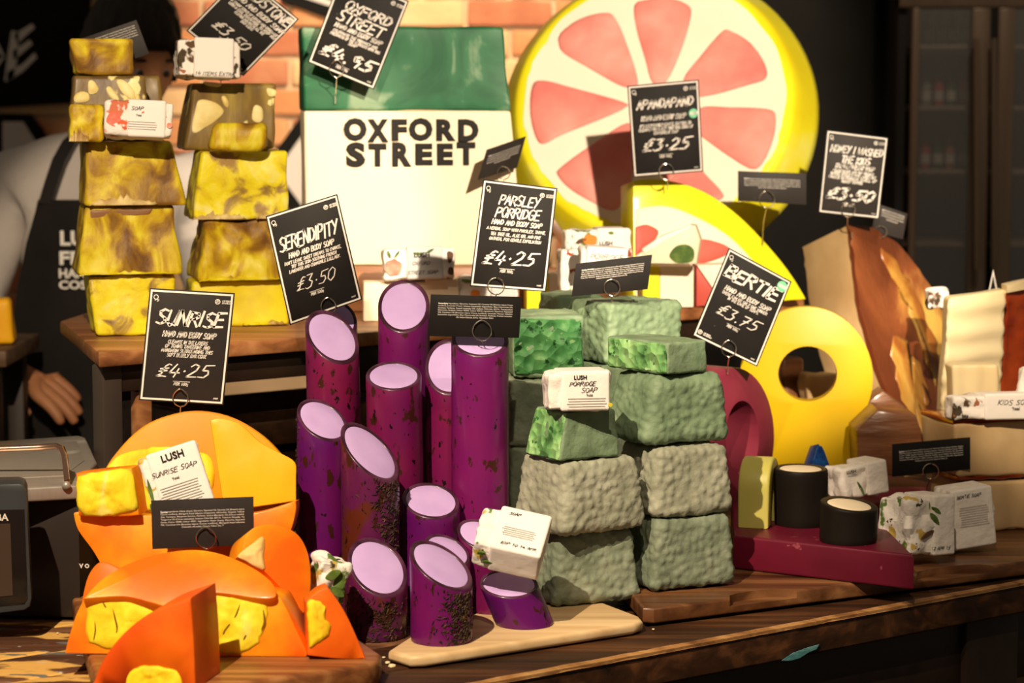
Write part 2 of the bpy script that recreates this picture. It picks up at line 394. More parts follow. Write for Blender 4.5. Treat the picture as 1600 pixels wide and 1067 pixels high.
wallm = box(-2.6, .78, WY, WY+.12, FLOOR, 2.4, m_mortar, r=0, name='wall_back')
bricks = []
rb = random.Random(3)
bvar = []
for v in range(6):
    def dsp(co, nn, v=v): return noise.noise(co*22+Vector((v*5, 0, 0)))*.004
    L = .215
    c8 = [(0, 0, 0), (L, 0, 0), (L, .05, 0), (0, .05, 0), (0, 0, .065), (L, 0, .065), (L, .05, .065), (0, .05, .065)]
    bvar.append([rbox(c8, r=.006, n=(6, 1, 3), name='brick', m=m_b[k], disp=dsp) for k in range(3)])
wall = thing('wall_back', None, None, [], root_mesh=wallm, base=(-.9, WY, FLOOR), kind='structure')
nb = 0
for row in range(-2, 18):
    z = .005+row*.0765
    for i in range(-8, 4):
        x = i*.227 + (row % 2)*.1135
        if x < -1.72 or x > .30 or z < .0 or z > 1.30 or nb >= 290: continue
        k = rb.choices([0, 1, 2], [.45, .33, .22])[0]
        b = ob('brick', bvar[rb.randrange(6)][k], wall); nb += 1
        b.location = Vector((x, WY-.014+rb.uniform(-.004, .004), z)) - wall.location
        b.rotation_euler = (0, rb.uniform(-.008, .008), 0)
# black panel wall to the right of the brickwork, and wall ends out of frame
pm = box(.50, .955, WY-.06, WY-.002, FLOOR, 2.4, m_black, r=.002, name='wall_right')
thing('wall_right', None, None, [], root_mesh=pm, base=(.7, WY, FLOOR), kind='structure')
# painted letters on the brick: black band top left with a brushed E, white letters outlined black below
def painted(name, label, cat, polys, Y, m, t=.006, extra=None):
    ms = [prism([P(u, v, Y) for u, v in p], Vector((0, t, 0)), m, 0, name) for p in polys]
    me = join(ms, name, m)
    return thing(name, label, cat, extra or [], root_mesh=me)
YB = WY-.035
sgn = prism([P(u, v, YB) for u, v in [(-60, -40), (142, -40), (140, 60), (125, 160), (60, 164), (-60, 172)]], Vector((0, .012, 0)), m_black, .002, 'black_wall_sign')
ex, ez = Vector((1, 0, 0)), EZ
def wl(u, v): return P(u, v, YB-.001)
n0 = Vector((0, -1, 0))
def thick_line(pts, w_, m, name='stroke', n=n0, lift=.002):
    V, Fc = [], []
    for i in range(len(pts)-1):
        a, b = pts[i], pts[i+1]; d = (b-a).normalized(); s = n.cross(d); o = len(V)
        wa = w_[i] if isinstance(w_, list) else w_; wb = w_[i+1] if isinstance(w_, list) else w_
        V += [a-d*w_mn(wa)-s*wa/2+n*lift, b+d*w_mn(wb)-s*wb/2+n*lift, b+d*w_mn(wb)+s*wb/2+n*lift, a-d*w_mn(wa)+s*wa/2+n*lift]; Fc.append((o, o+1, o+2, o+3))
    return mesh_from(name, V, Fc, m)
def w_mn(x): return x*.25
E_ = join([prism([wl(u, v) for u, v in p], Vector((0, -.003, 0)), m_white_d, 0, 'stroke') for p in
    ([(18, 48), (30, 50), (27, 90), (22, 122), (7, 127), (12, 88)], [(22, 54), (50, 37), (55, 43), (27, 68)], [(20, 80), (47, 62), (51, 69), (22, 94)], [(12, 112), (36, 100), (54, 82), (58, 90), (36, 112), (10, 128)])], 'lettering', m_white_d)
D_ = join([thick_line([wl(-40, 52), wl(-12, 62), wl(1, 88), wl(-20, 116), wl(-45, 118)], .02, m_white_d), thick_line([wl(-40, 52), wl(-45, 118)], .02, m_white_d)], 'lettering', m_white_d)
thing('wall_sign', 'black painted sign band on the brick wall with a brushed white letter E', 'sign', [('lettering', E_), ('lettering', D_)], root_mesh=sgn)
m_wpaint = mat('white_wall_paint', [(0, (.50, .44, .40)), (1, (.62, .56, .52))], scale=8, rough=.8, bump=.4, bscale=40)
out1 = painted('painted_letter', 'white painted letter outlined in black on the brick behind the shop worker', 'mural', [[(-60, 176), (48, 178), (66, 200), (90, 245), (96, 330), (-60, 330)]], WY-.028, m_black,
    extra=[('white_fill', prism([P(u, v, WY-.032) for u, v in [(4, 190), (36, 190), (58, 225), (70, 330), (4, 330)]], Vector((0, .003, 0)), m_wpaint, 0, 'white_fill'))])
painted('painted_letter', 'white painted letter outlined in black, between the yellow soaps and the lettered soap block', 'mural', [[(420, 250), (478, 170), (520, 170), (520, 420), (500, 420), (440, 300), (420, 330)]], WY-.028, m_black,
    extra=[('white_fill', prism([P(u, v, WY-.032) for u, v in [(436, 262), (476, 206), (510, 206), (510, 360), (478, 330), (436, 272)]], Vector((0, .003, 0)), m_wpaint, 0, 'white_fill'))])
painted('painted_letter', 'black and white diagonal painted stroke at the top of the brick wall', 'mural', [[(440, -30), (540, -30), (540, 18), (520, 30), (440, 2)]], WY-.028, m_black,
    extra=[('white_stroke', prism([P(u, v, WY-.032) for u, v in [(470, -16), (530, 6), (530, 14), (462, -8)]], Vector((0, .003, 0)), m_wpaint, 0, 'white_stroke'))])

# ---------------------------------------------------------------- glass doored drinks fridge at the right
m_frame = mat('fridge_frame_metal', [(0, (.10, .07, .05)), (1, (.20, .14, .10))], scale=6, stretch=(6, 6, .4), metal=.2, rough=.35)
m_fin = mat('fridge_inside', (.012, .010, .009), rough=.6)
m_glass = mat('fridge_glass', (.6, .6, .6), rough=.02, alpha=.10, spec=.5)
fx = lambda u, Y=6.1: XU(u, Y, .5)
FY = 6.05
fr_parts = [('back_panel', box(fx(1395), fx(1720), FY+.5, FY+.53, FLOOR, 1.15, m_fin, 0)),
            ('side_panel', box(fx(1395), fx(1408), FY, FY+.5, FLOOR, 1.15, m_fin, 0)), ('side_panel', box(fx(1707), fx(1720), FY, FY+.5, FLOOR, 1.15, m_fin, 0)),
            ('header', box(fx(1395), fx(1720), FY-.02, FY+.05, 0, .05, m_frame, .003, o=(0, 0, P(1500, 12, FY).z)))]
for (a, b, c, d) in ((1414, 1426, 1505, 1534), (1546, 1572, 1690, 1712)):
    fz0, fz1 = -.5, P(1500, 12, FY).z-.002
    st1 = box(fx(a), fx(b), FY-.03, FY, fz0, fz1, m_frame, .004); st2 = box(fx(c), fx(d), FY-.03, FY, fz0, fz1, m_frame, .004)
    pane = box(fx(b), fx(c), FY-.018, FY-.012, fz0, fz1, m_glass, 0)
    fr_parts.append(('door_panel', pane, None, [('stile', st1), ('stile', st2)]))
for u in (1526, 1553):
    fr_parts.append(('handle', tube([P(u, 60, FY-.06), P(u, 420, FY-.06)], .008, m_frame)))
shelf_zs = [P(1500, v, FY+.2).z for v in (72, 165, 262, 372)]
for z in shelf_zs: fr_parts.append(('rack', box(fx(1410), fx(1706), FY+.02, FY+.48, z-.01, z, m_frame, .001)))
thing('drinks_fridge', 'dark glass doored fridge with metal frame behind the honey soaps', 'fridge', fr_parts)
def lathe(prof, m, seg=20, name='bottle', cap=True):
    V, Fc = [], []
    for r, z in prof:
        for k in range(seg): a = 2*math.pi*k/seg; V.append((r*math.cos(a), r*math.sin(a), z))
    for i in range(len(prof)-1):
        for k in range(seg): Fc.append((i*seg+k, i*seg+(k+1) % seg, (i+1)*seg+(k+1) % seg, (i+1)*seg+k))
    Fc.append(tuple(reversed(range(seg)))); Fc.append(tuple((len(prof)-1)*seg+k for k in range(seg)))
    return mesh_from(name, V, Fc, m, 40)
bcols = [('dark_green', (.01, .04, .015)), ('red', (.22, .015, .01)), ('grey', (.12, .11, .10)), ('amber', (.16, .05, .01))]
blm = {}
for cn, cc in bcols:
    blm[cn] = lathe([(.024, 0), (.026, .004), (.026, .075), (.020, .088), (.012, .098), (.012, .106)], mat('bottle_'+cn, cc, rough=.4))
bcap = lathe([(.0135, .104), (.0135, .118)], mat('bottle_cap', (.02, .02, .02), rough=.5), name='cap')
blab = lathe([(.0268, .02), (.0268, .055)], mat('bottle_label', (.25, .22, .20), rough=.6), name='label_band')
pos_w = ['at the left end', 'second from the left', 'third from the left', 'at the right end']
row_w = ['top rack', 'second rack', 'third rack', 'bottom rack']
pat = [[2, 2, 0, 2], [2, 1, 0, 1], [1, 0, 3, 0]]
for r_, zz in enumerate(shelf_zs[:3]):
    for i in range(4):
        cn = bcols[pat[r_][i]][0]
        z = zz
        b = ob('bottle', blm[cn]); b.location = (fx(1437+19*i, 6.25), FY+.12, z); b.scale = (.5, .5, .7)
        b['label'] = '%s bottle %s of the %s in the dark fridge' % (cn.replace('_', ' '), pos_w[i], row_w[r_]); b['category'] = 'bottle'; b['group'] = 'bottles in the fridge'
        c = ob('cap', bcap, b); c = ob('label_band', blab, b)

# ---------------------------------------------------------------- table
def tp(a, b, z): return TO + E1*a + E2*b + EZ*z
planks = []
edges = [0, .115, .225, .345, .455, .575, .69, .80, .92, 1.04]
for i in range(len(edges)-1):
    a, b = edges[i]+.0012, edges[i+1]-.0012
    c8 = [tp(-1.45, a, -.046), tp(1.5, a, -.046), tp(1.5, b, -.046), tp(-1.45, b, -.046), tp(-1.45, a, 0), tp(1.5, a, 0), tp(1.5, b, 0), tp(-1.45, b, 0)]
    dz = lambda co, nn, i=i: (noise.noise(Vector((co.x*3, co.y*3, i)))*.0012-.0012) if nn.z > .5 else noise.noise(co*9)*.0015
    planks.append(('plank', rbox(c8, r=.004, n=(40, 3, 2), m=m_table if i < 2 else m_table_p, disp=dz, name='plank')))
strip = rbox([tp(-1.45, -.0012, -.006), tp(1.5, -.0012, -.006), tp(1.5, .004, .0006), tp(-1.45, .004, .0006), tp(-1.45, -.0016, -.0008), tp(1.5, -.0016, -.0008), tp(1.5, .006, .0010), tp(-1.45, .006, .0010)], .0005, (120, 1, 1), 'worn_edge', wood('worn_highlight_wood', (.10, .04, .012), (.30, .14, .045), (.48, .27, .10), yaw=TY, sc_=14), lambda co, nn: noise.noise(co*40)*.0012-.0004)  # worn edge strip, paler so the edge highlight sits in its colour
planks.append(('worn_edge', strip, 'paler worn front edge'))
legs = []
for a, b in ((-1.3, .08), (.545, .02), (-1.3, .95), (1.35, .95)):
    legs.append(('leg', box(-.055, .055, 0, .11, FLOOR, -.047, m_dark, .004, name='leg', R=RT, o=tp(a, b, 0))))
legs.append(('rail', box(-1.3, 1.3, .03, .06, -.15, -.047, m_dark, .003, R=RT, o=tp(0, 0, 0))))
m_teal = mat('teal_paint', [(.45, (.05, .17, .19)), (.6, (.12, .28, .30))], scale=50, stretch=(1, 1, 4), rough=.6)
def frontpt(u, v):  # on the front face of the table
    n = -E2; return RP(u, v, TO - E2*.0012, n)
tp_poly = [(1222, 1032), (1240, 1020), (1262, 1012), (1280, 1007), (1276, 1014), (1262, 1020), (1250, 1028), (1236, 1032)]
chips = [prism([frontpt(u, v) for u, v in tp_poly], E2*.001, m_teal, 0, 'paint_patch')]
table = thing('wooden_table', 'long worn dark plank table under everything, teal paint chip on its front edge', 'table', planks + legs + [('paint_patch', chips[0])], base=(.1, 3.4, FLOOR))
# small crumbs of soap on the table top
m_crumb = mat('soap_crumb', (.75, .62, .35), rough=.7)
def crumb_mesh(s, seed):
    bm = bmesh.new(); bmesh.ops.create_icosphere(bm, subdivisions=1, radius=s)
    for v in bm.verts: v.co *= 1+.5*noise.noise(v.co*200+Vector((seed, 0, 0))); v.co.z *= .5
    return from_bm('soap_crumb', bm, m_crumb, 30)
cr = crumb_mesh(.004, 1)
for (u, v, s, lb) in ((606, 1036, .9, 'middle one of three soap crumbs at the left corner of the maple board'), (613, 1041, 1.3, 'largest of three soap crumbs at the left corner of the maple board'), (600, 1028, .6, 'smallest of three soap crumbs at the left corner of the maple board'), (1021, 984, .5, 'lone soap crumb at the left end of the walnut board'), (90, 990, .5, 'lone pale soap crumb on the paint-flecked planks far left')):
    o = ob('soap_crumb', cr); o.location = G(u, v, 0)+Vector((0, 0, .001)); o.scale = (s, s, s); o['category'] = 'crumb'; o['group'] = 'soap crumbs on the table'
    o['label'] = lb

# low bench further right, seen past the table leg
bl0 = P(1552, 1032, 3.62)
lz = bl0.z
bench = [('top', box(0, 1.2, 0, .30, -.03, 0, m_crate, .004, R=RT, o=bl0)), ('leg', box(.02, .07, .02, .07, FLOOR-lz, -.031, m_dark, .003, R=RT, o=bl0)), ('leg', box(1.1, 1.15, .02, .07, FLOOR-lz, -.031, m_dark, .003, R=RT, o=bl0)),
         ('leg', box(.02, .07, .23, .28, FLOOR-lz, -.031, m_dark, .003, R=RT, o=bl0)), ('leg', box(1.1, 1.15, .23, .28, FLOOR-lz, -.031, m_dark, .003, R=RT, o=bl0))]
thing('low_bench', 'low brown wooden bench seen past the right leg of the table', 'bench', bench)

# ---------------------------------------------------------------- raised shelf (riser table)
ZS = .326
A0 = G(150, 551, ZS); B0 = G(1269, 465.5, ZS); L0 = G(94, 501, ZS)
sd = (B0-A0).normalized(); sn = Vector((-sd.y, sd.x, 0))
R0 = B0 + sn*.42
L1 = L0 + sn*.30
poly = [A0+sd*.004, B0-sd*.02, R0-sd*.02, L1+sd*.3, L0]
shelf_top = prism([p for p in poly], Vector((0, 0, -.022)), m_shelf, .004, 'shelf_top')
RS = Matrix.Rotation(math.atan2(sd.y, sd.x), 3, 'Z')
def sbox(x0, x1, y0, y1, z0, z1, m, r=.003, name='leg'): return box(x0, x1, y0, y1, z0, z1, m, r, name, R=RS, o=Vector((A0.x, A0.y, 0)))
LS = (B0-A0).length
sp = [('shelf_top', shelf_top)]
m_leg = mat('shelf_leg', [(0, (.03, .022, .018)), (1, (.06, .045, .035))], scale=12, rough=.45)
for x, y in ((.02, .02), (LS-.07, .02), (.645, .30), (LS-.07, .34)):
    sp.append(('leg', sbox(x, x+.032, y, y+.032, .001, ZS-.022, m_leg)))
sp.append(('rail', sbox(.052, LS-.07, .022, .05, ZS-.062, ZS-.0225, m_dark)))
sp.append(('upright', sbox(.080, .105, .03, .05, .001, ZS-.0635, m_shelf)))
thing('raised_shelf', 'raised brown wooden shelf on dark legs holding the yellow blocks and the grapefruit soaps', 'shelf', sp, base=(A0.x+.4, A0.y+.5, 0))
# slatted crates standing under the shelf
def crate(label, x0, y0, w_, d_, h_, z0=.001):
    ps = []
    for s in (0, 1):
        for k in range(3):
            zz = z0+.006+k*(h_/3)
            ps.append(('slat', sbox(x0, x0+w_, y0+s*(d_-.012), y0+s*(d_-.012)+.012, zz, zz+h_/3-.014, m_crate, .002, 'slat')))
    for x in (x0, x0+w_-.02):
        ps.append(('end_panel', sbox(x, x+.02, y0+.013, y0+d_-.013, z0, z0+h_, m_crate, .002, 'end_panel')))
    ps.append(('bottom', sbox(x0+.021, x0+w_-.021, y0+.013, y0+d_-.013, z0, z0+.008, m_crate, .001, 'bottom')))
    thing('wooden_crate', label, 'crate', ps, group='crates under the shelf')
crate('slatted wooden crate under the left half of the shelf', .24, .16, .38, .22, .20)
crate('slatted wooden crate under the middle of the shelf', .70, .16, .38, .22, .17)
crate('slatted wooden crate under the right end of the shelf', 1.02+.10, .14, .20, .2, .14)
# wooden riser under the tall green and cream block
rz = .400
rs = box(-.345, .055, 3.955, 4.05, ZS+.0005, rz, m_shelf, .003, 'display_riser')
thing('display_riser', 'brown wooden riser under the large green and cream soap block', 'riser', [], root_mesh=rs)
gs1 = prism([P(u, v, 4.36) for u, v in [(850, 345), (864, 340), (888, 372), (878, 384)]], Vector((0, .02, 0)), m_shelf, .001, 'easel_arm')
gs0 = box(P(850, 400, 4.4).x, P(1150, 400, 4.4).x, 4.50, 4.54, ZS+.0005, ZS+.03, m_shelf, .002, 'base_bar')
thing('wooden_easel', 'low wooden easel holding the whole grapefruit soap wheel', 'easel', [('easel_arm', gs1), ('base_bar', gs0)])

# ---------------------------------------------------------------- boards
def board(name, label, pts, z, t, m, r=.006, extra=None):
    me = prism([Vector((p[0], p[1], z)) for p in pts], Vector((0, 0, -t)), m, r, name, seg=3)
    return thing(name, label, 'board', extra or [], root_mesh=me)
bp = [(-.150, 2.882), (-.123, 2.850), (-.105, 2.852), (.155, 3.025), (.168, 3.045), (.165, 3.07), (.06, 3.27), (-.118, 3.30), (-.118, 2.985)]
board('maple_board', 'pale maple chopping board under the purple soap cylinders', bp, .0152, .0145, m_maple, .005)
WO = G(1010, 980, 0); WE = G(1600, 903, 0)
we = (WE-WO).normalized(); wn = Vector((-we.y, we.x, 0))
WZ = .024
def wp(a, b): q = WO + we*a + wn*b; return (q.x, q.y)
# walnut board with two scooped hand grips cut in its front edge
Lw = 1.25
e = lambda u: (Vector(G(u, 980-(u-1010)*.1305, 0))-WO).dot(we)
g1a, g1b = e(1140), e(1246); g2a, g2b = e(1432), e(1552)
bpts = [wp(.002, .012), wp(.012, .001), wp(Lw, .001), wp(Lw, .30), wp(.10, .26)]
walnut = prism([Vector((p[0], p[1], WZ)) for p in bpts], Vector((0, 0, -WZ+.0026)), m_walnut, .004, 'walnut_board', seg=3)
def grip(a, b):
    mid = (a+b)/2; L = b-a
    pts = [(a-.002, -.001), (a+L*.08, .016), (a+L*.2, .024), (mid, .027), (b-L*.2, .024), (b-L*.08, .016), (b+.002, -.001)]
    V = [Vector((*wp(x, y), WZ+.0006)) for x, y in pts]; W = [Vector((*wp(x*.98+mid*.02, y*.80-.0008), WZ-.010)) for x, y in pts]
    n_ = len(V); Vs = V+W; Fc = [(i, i+1, n_+i+1, n_+i) for i in range(n_-1)] + [tuple(range(n_, 2*n_))]
    return mesh_from('hand_grip', Vs, Fc, m_walnut_raw, 40)
# cut the grips out of the board with a boolean done on the mesh
def cut(me, cutters, m, smooth=35):
    o = bpy.data.objects.new('tmp', me); C.objects.link(o); cs = []
    for c in cutters:
        k = bpy.data.objects.new('tmpc', c); C.objects.link(k); cs.append(k)
        md = o.modifiers.new('b', 'BOOLEAN'); md.object = k; md.operation = 'DIFFERENCE'; md.solver = 'EXACT'
    bpy.context.view_layer.update(); dg = bpy.context.evaluated_depsgraph_get()
    r = bpy.data.meshes.new_from_object(o.evaluated_get(dg)); r.name = me.name
    bpy.data.objects.remove(o)
    for k in cs: bpy.data.objects.remove(k)
    fix(r, m, smooth); return r
def grip_cut(a, b):
    mid = (a+b)/2; L = b-a
    pts = [(a-.004, -.02), (a, .0), (a+L*.1, .016), (a+L*.25, .023), (mid, .025), (b-L*.25, .023), (b-L*.1, .016), (b, .0), (b+.004, -.02)]
    return prism([Vector((*wp(x, y), WZ+.01)) for x, y in pts], Vector((0, 0, -.021)), m_walnut_raw, 0, 'cut')
walnut = cut(walnut, [grip_cut(g1a, g1b), grip_cut(g2a, g2b)], m_walnut)
thing('walnut_board', 'long dark walnut board with scooped hand grips under the green and crimson soaps', 'board', [], root_mesh=walnut)
# board under the orange soaps
ob_p = [(-.170, 2.745), (-.156, 2.765), (-.154, 2.80), (-.205, 2.93), (-.27, 3.10), (-.572, 3.135), (-.578, 3.12), (-.498, 2.787), (-.452, 2.60), (-.44, 2.572), (-.235, 2.705)]
board('chopping_board', 'reddish brown chopping board under the orange soap wedges', ob_p, .030, .0295, m_beech, .006)
# ---------------------------------------------------------------- soap materials
WAX = (.012, .006, .003)
def lump(sc_, amp, seed=0, cell=0.0, csc=60):
    def f(co, nn):
        r = noise.noise(co*sc_+Vector((seed*7.3, seed*3.1, 0)))*amp
        if cell:
            d = noise.voronoi(co*csc+Vector((seed, 0, 0)))[0][0]
            r += cell*(.35-min(d, .7))
        return r
    return f
m_ymix = mat('mustard_yellow_marbled_soap', [(.32, (.15, .065, .012)), (.44, (.30, .16, .012)), (.53, (.50, .33, .010)), (.62, (.66, .54, .02)), (.72, (.76, .66, .10))], scale=24, detail=8, rough=.45, bump=.5, bscale=55, bdist=.004, spec=.2, dist=.9, stretch=(1, 1, .6))
m_ybright = mat('bright_yellow_marbled_soap', [(.30, (.20, .11, .03)), (.38, (.40, .27, .03)), (.44, (.70, .56, .01)), (.56, (.80, .70, .015)), (.68, (.84, .76, .20))], scale=26, detail=8, rough=.45, bump=.5, bscale=50, bdist=.004, sss=.08, sssr=WAX, coat=.06, dist=.7,
    spots=[(11, .60, .64, (.36, .22, .06), (1, 1, 1))])
m_ybrown = mat('brown_translucent_soap', [(.35, (.11, .06, .018)), (.55, (.21, .13, .025)), (.75, (.40, .29, .03))], scale=16, rough=.4, bump=.3, bscale=50, coat=.05, stretch=(1.6, 1.6, .5),
               spots=[(24, .62, .645, (.80, .68, .28), (1, 1, .8))])
m_yplain = mat('plain_yellow_soap', [(.35, (.60, .45, .01)), (.6, (.78, .66, .012))], scale=14, rough=.45, bump=.35, bscale=36, coat=.05, sss=.1, sssr=WAX)
m_ycrust = mat('cream_crust', [(.3, (.40, .24, .08)), (.6, (.76, .60, .26))], scale=40, rough=.7, bump=.5, bscale=90)
m_green = [mat('grey_green_soap', [(.3, (.12, .15, .10)), (.5, (.18, .215, .15)), (.7, (.27, .30, .22))], scale=20, rough=.65, spec=.3, bump=.6, bscale=110, bdist=.003, detail=6),
           mat('pale_grey_green_soap', [(.3, (.24, .25, .18)), (.5, (.31, .315, .235)), (.7, (.38, .38, .30))], scale=20, rough=.65, spec=.3, bump=.6, bscale=110, bdist=.003, detail=6),
           mat('sage_green_soap', [(.3, (.11, .165, .095)), (.5, (.165, .24, .14)), (.7, (.25, .34, .21))], scale=18, rough=.6, spec=.3, bump=.6, bscale=100, bdist=.003, detail=6)]
m_gcut = mat('cut_green_soap', [(.32, (.05, .14, .04)), (.42, (.13, .31, .10)), (.55, (.20, .42, .14)), (.7, (.30, .52, .21))], scale=38, rough=.6, spec=.2, bump=1, bscale=75, btype='voronoi', bdist=.006, detail=3, spots=[(75, .62, .66, (.03, .11, .03), (1, 1, 1)), (60, .68, .71, (.40, .60, .30), (1, 1, 1))])
m_gcut_d = mat('dark_cut_green_soap', [(.32, (.010, .05, .012)), (.42, (.035, .14, .04)), (.6, (.06, .20, .06)), (.74, (.14, .30, .11))], scale=40, rough=.55, spec=.2, bump=1, bscale=60, btype='voronoi', bdist=.008, detail=4, spots=[(70, .60, .64, (.006, .035, .008), (1, 1, 1)), (55, .66, .70, (.20, .38, .14), (1, 1, 1))])

def on_line(u, z, p0, yaw):
    c, s = math.cos(math.radians(yaw)), math.sin(math.radians(yaw)); k = (u-800)/F
    t = (k*(p0.y*CP+(H-z)*SP)-p0.x)/(c-k*s*CP)
    return Vector((p0.x+t*c, p0.y+t*s, z))
def blk(name, label, m, u, Y, z0, vt, ut, yaw, D, inset=.010, r=.006, n=(18, 12, 14), disp=None, group=None, cat='soap', parts=None, side=None, smooth=60, bulge=0):
    """frustum soap block: its front face fills pixel columns u (bottom) and ut (top), rises from z0 to pixel row vt"""
    p0 = Vector((XU(u[0], Y, z0), Y, z0)); zt = H-hh(vt, Y)
    back = Vector((-math.sin(math.radians(yaw)), math.cos(math.radians(yaw)), 0)); al = Vector((math.cos(math.radians(yaw)), math.sin(math.radians(yaw)), 0))
    bl = on_line(u[0], z0, p0, yaw); br = on_line(u[1], z0, p0, yaw)
    q0 = p0+back*inset
    tl = on_line(ut[0], zt, q0, yaw); tr = on_line(ut[1], zt, q0, yaw)
    li = (tl-bl).dot(al); 
    c8 = [bl, br, br+back*D, bl+back*D, tl, tr, tr+back*(D-2*inset), tl+back*(D-2*inset)]
    me = rbox(c8, r, n, 'body', m, disp, smooth); clampz(z0, me, top=zt)
    fs = [('body', me)]
    if parts: fs += parts(c8, back, al)
    if side:   # the cut left face in another material, a slab just proud of the body
        sm_, th = side
        o = -al*th
        k = [bl*.98+br*.02, bl*.98+br*.02]
        a = [bl+o+back*r*.6+EZ*r*.5, bl+al*.004+back*r*.6+EZ*r*.5, bl+al*.004+back*(D-r*.6)+EZ*r*.5, bl+o+back*(D-r*.6)+EZ*r*.5,
             tl+o+back*r*.6-EZ*r*.5, tl+al*.004+back*r*.6-EZ*r*.5, tl+al*.004+back*(D-2*inset-r*.6)-EZ*r*.5, tl+o+back*(D-2*inset-r*.6)-EZ*r*.5]
        fs.append(('cut_face', rbox(a, .002, (2, 8, 8), 'cut_face', sm_, lump(60, .0015), 60), 'brighter cut side face'))
    root = fs[0][1]; base = (bl+br)/2 + back*D/2
    thing(name, label, cat, fs[1:], group=group, root_mesh=root, base=base)
    return zt
def crust(c8, back, al, a, b, h=.016, seed=0, m=None):
    """ragged lip of soap along the bottom of the front face between fractions a..b"""
    bl, br = c8[0], c8[1]; V = []; Fc = []; N = 22
    top = (c8[4]-c8[0]).normalized()
    for i in range(N+1):
        f = a+(b-a)*i/N; p = bl*(1-f)+br*f
        hgt = h*(.35+.9*abs(noise.noise(Vector((i*.45, seed, 0)))))*(math.sin(math.pi*i/N)**.4+.05)
        ou = .004*(1+noise.noise(Vector((i*.6, seed+5, 0))))
        V += [p+back*.004+EZ*.0015, p-back*ou+EZ*.0015, p-back*(ou+.001)+top*hgt*.6, p-back*.002+top*hgt, p+back*.006+top*hgt]
    for i in range(N):
        for k in range(4): o = i*5+k; Fc.append((o, o+5, o+6, o+1))
    return mesh_from('crumbled_edge', V, Fc, m or m_ycrust, 60)
GY = 'marbled yellow soap blocks on the raised shelf'
# ---- left yellow tower
z = ZS+.0005
z1 = blk('yellow_soap_block', 'bright yellow soap block at the bottom of the left yellow tower', m_ybright, (150, 276), 3.56, z, 431, (137, 275), 14, .12, disp=lump(30, .004, 1), group=GY)
z2 = blk('yellow_soap_block', 'mustard soap block second from bottom of the left yellow tower, brown lip along its top', m_ymix, (121, 285), 3.55, z1+.0005, 323, (133, 271), 14, .13, disp=lump(26, .004, 2), group=GY,
         parts=lambda c8, b, a: [('crumbled_edge', crust(c8, b, a, .02, .95, .010, 2, m_ybright)), ('brown_lip', rbox([c8[4]+a*.004-EZ*.020-b*.002, c8[5]-a*.035-EZ*.014-b*.002, c8[5]-a*.035+b*.01-EZ*.010, c8[4]+a*.004+b*.01-EZ*.015, c8[4]+a*.006-EZ*.005-b*.003, c8[5]-a*.03-EZ*.004-b*.003, c8[5]-a*.03+b*.012-EZ*.003, c8[4]+a*.006+b*.012-EZ*.004], .004, (10, 2, 3), 'brown_lip', mat('brown_lip', (.26, .13, .06), rough=.4), lump(40, .003, 4)), 'smooth brown streak')])
z3 = blk('yellow_soap_block', 'mustard soap block directly beneath the wrapped soap with a red fruit print', m_ymix, (131, 291), 3.55, z2+.0005, 222, (134, 268), 14, .13, disp=lump(24, .004, 3), group=GY,
         parts=lambda c8, b, a: [('crumbled_edge', crust(c8, b, a, .05, .72, .024, 3))])
m_yc = mat('cream_chunk', [(.3, (.70, .52, .14)), (.6, (.86, .74, .36))], scale=30, rough=.5)
def chunks(polys, h=.0025):
    def f(c8, b, a):
        n = (c8[1]-c8[0]).cross(c8[4]-c8[0]).normalized()
        if n.y > 0: n = -n
        return [('cream_chunk', relief(p, c8[0]*.5+c8[4]*.5+n*.0005, n, h, m_yc, 'cream_chunk', nz=.001)) for p in polys]
    return f
z4 = blk('yellow_soap_block', 'brown soap block with cream almond-like chunks near the top of the left yellow tower', m_ybrown, (108, 236), 3.57, z3+.0005, 118, (115, 226), 12, .075, disp=lump(24, .003, 5), group=GY,
         parts=chunks([[(138, 128), (146, 126), (154, 138), (150, 146), (139, 146)], [(182, 128), (190, 124), (202, 132), (211, 146), (206, 156), (192, 146)], [(166, 138), (173, 136), (186, 154), (181, 158), (170, 150)],
             [(116, 150), (126, 143), (138, 146), (138, 158), (118, 160)], [(211, 150), (217, 148), (219, 158), (212, 160)]]))
blk('yellow_soap_block', 'flat brown soap block standing behind the one with cream almond-like chunks', m_ybrown, (140, 258), 3.69, z3+.0005, 117, (140, 250), 12, .05, disp=lump(24, .003, 6), group=GY)
blk('yellow_soap_chunk', 'small crumbly yellow soap chunk left of the wrapped soap with a red fruit print', m_ymix, (107, 160), 3.515, z3+.0005, 163, (108, 163), 10, .045, inset=.003, n=(8, 6, 8), disp=lump(60, .004, 7), group=GY,
    parts=lambda c8, b, a: [('crumbled_edge', crust(c8, b, a, 0, .6, .030, 9))])
z5 = blk('yellow_soap_block', 'small golden soap block alone on top of the left yellow tower', m_ymix, (117, 209), 3.60, z4+.0005, 60, (109, 208), 12, .07, inset=0, n=(10, 8, 8), disp=lump(40, .004, 8), group=GY)
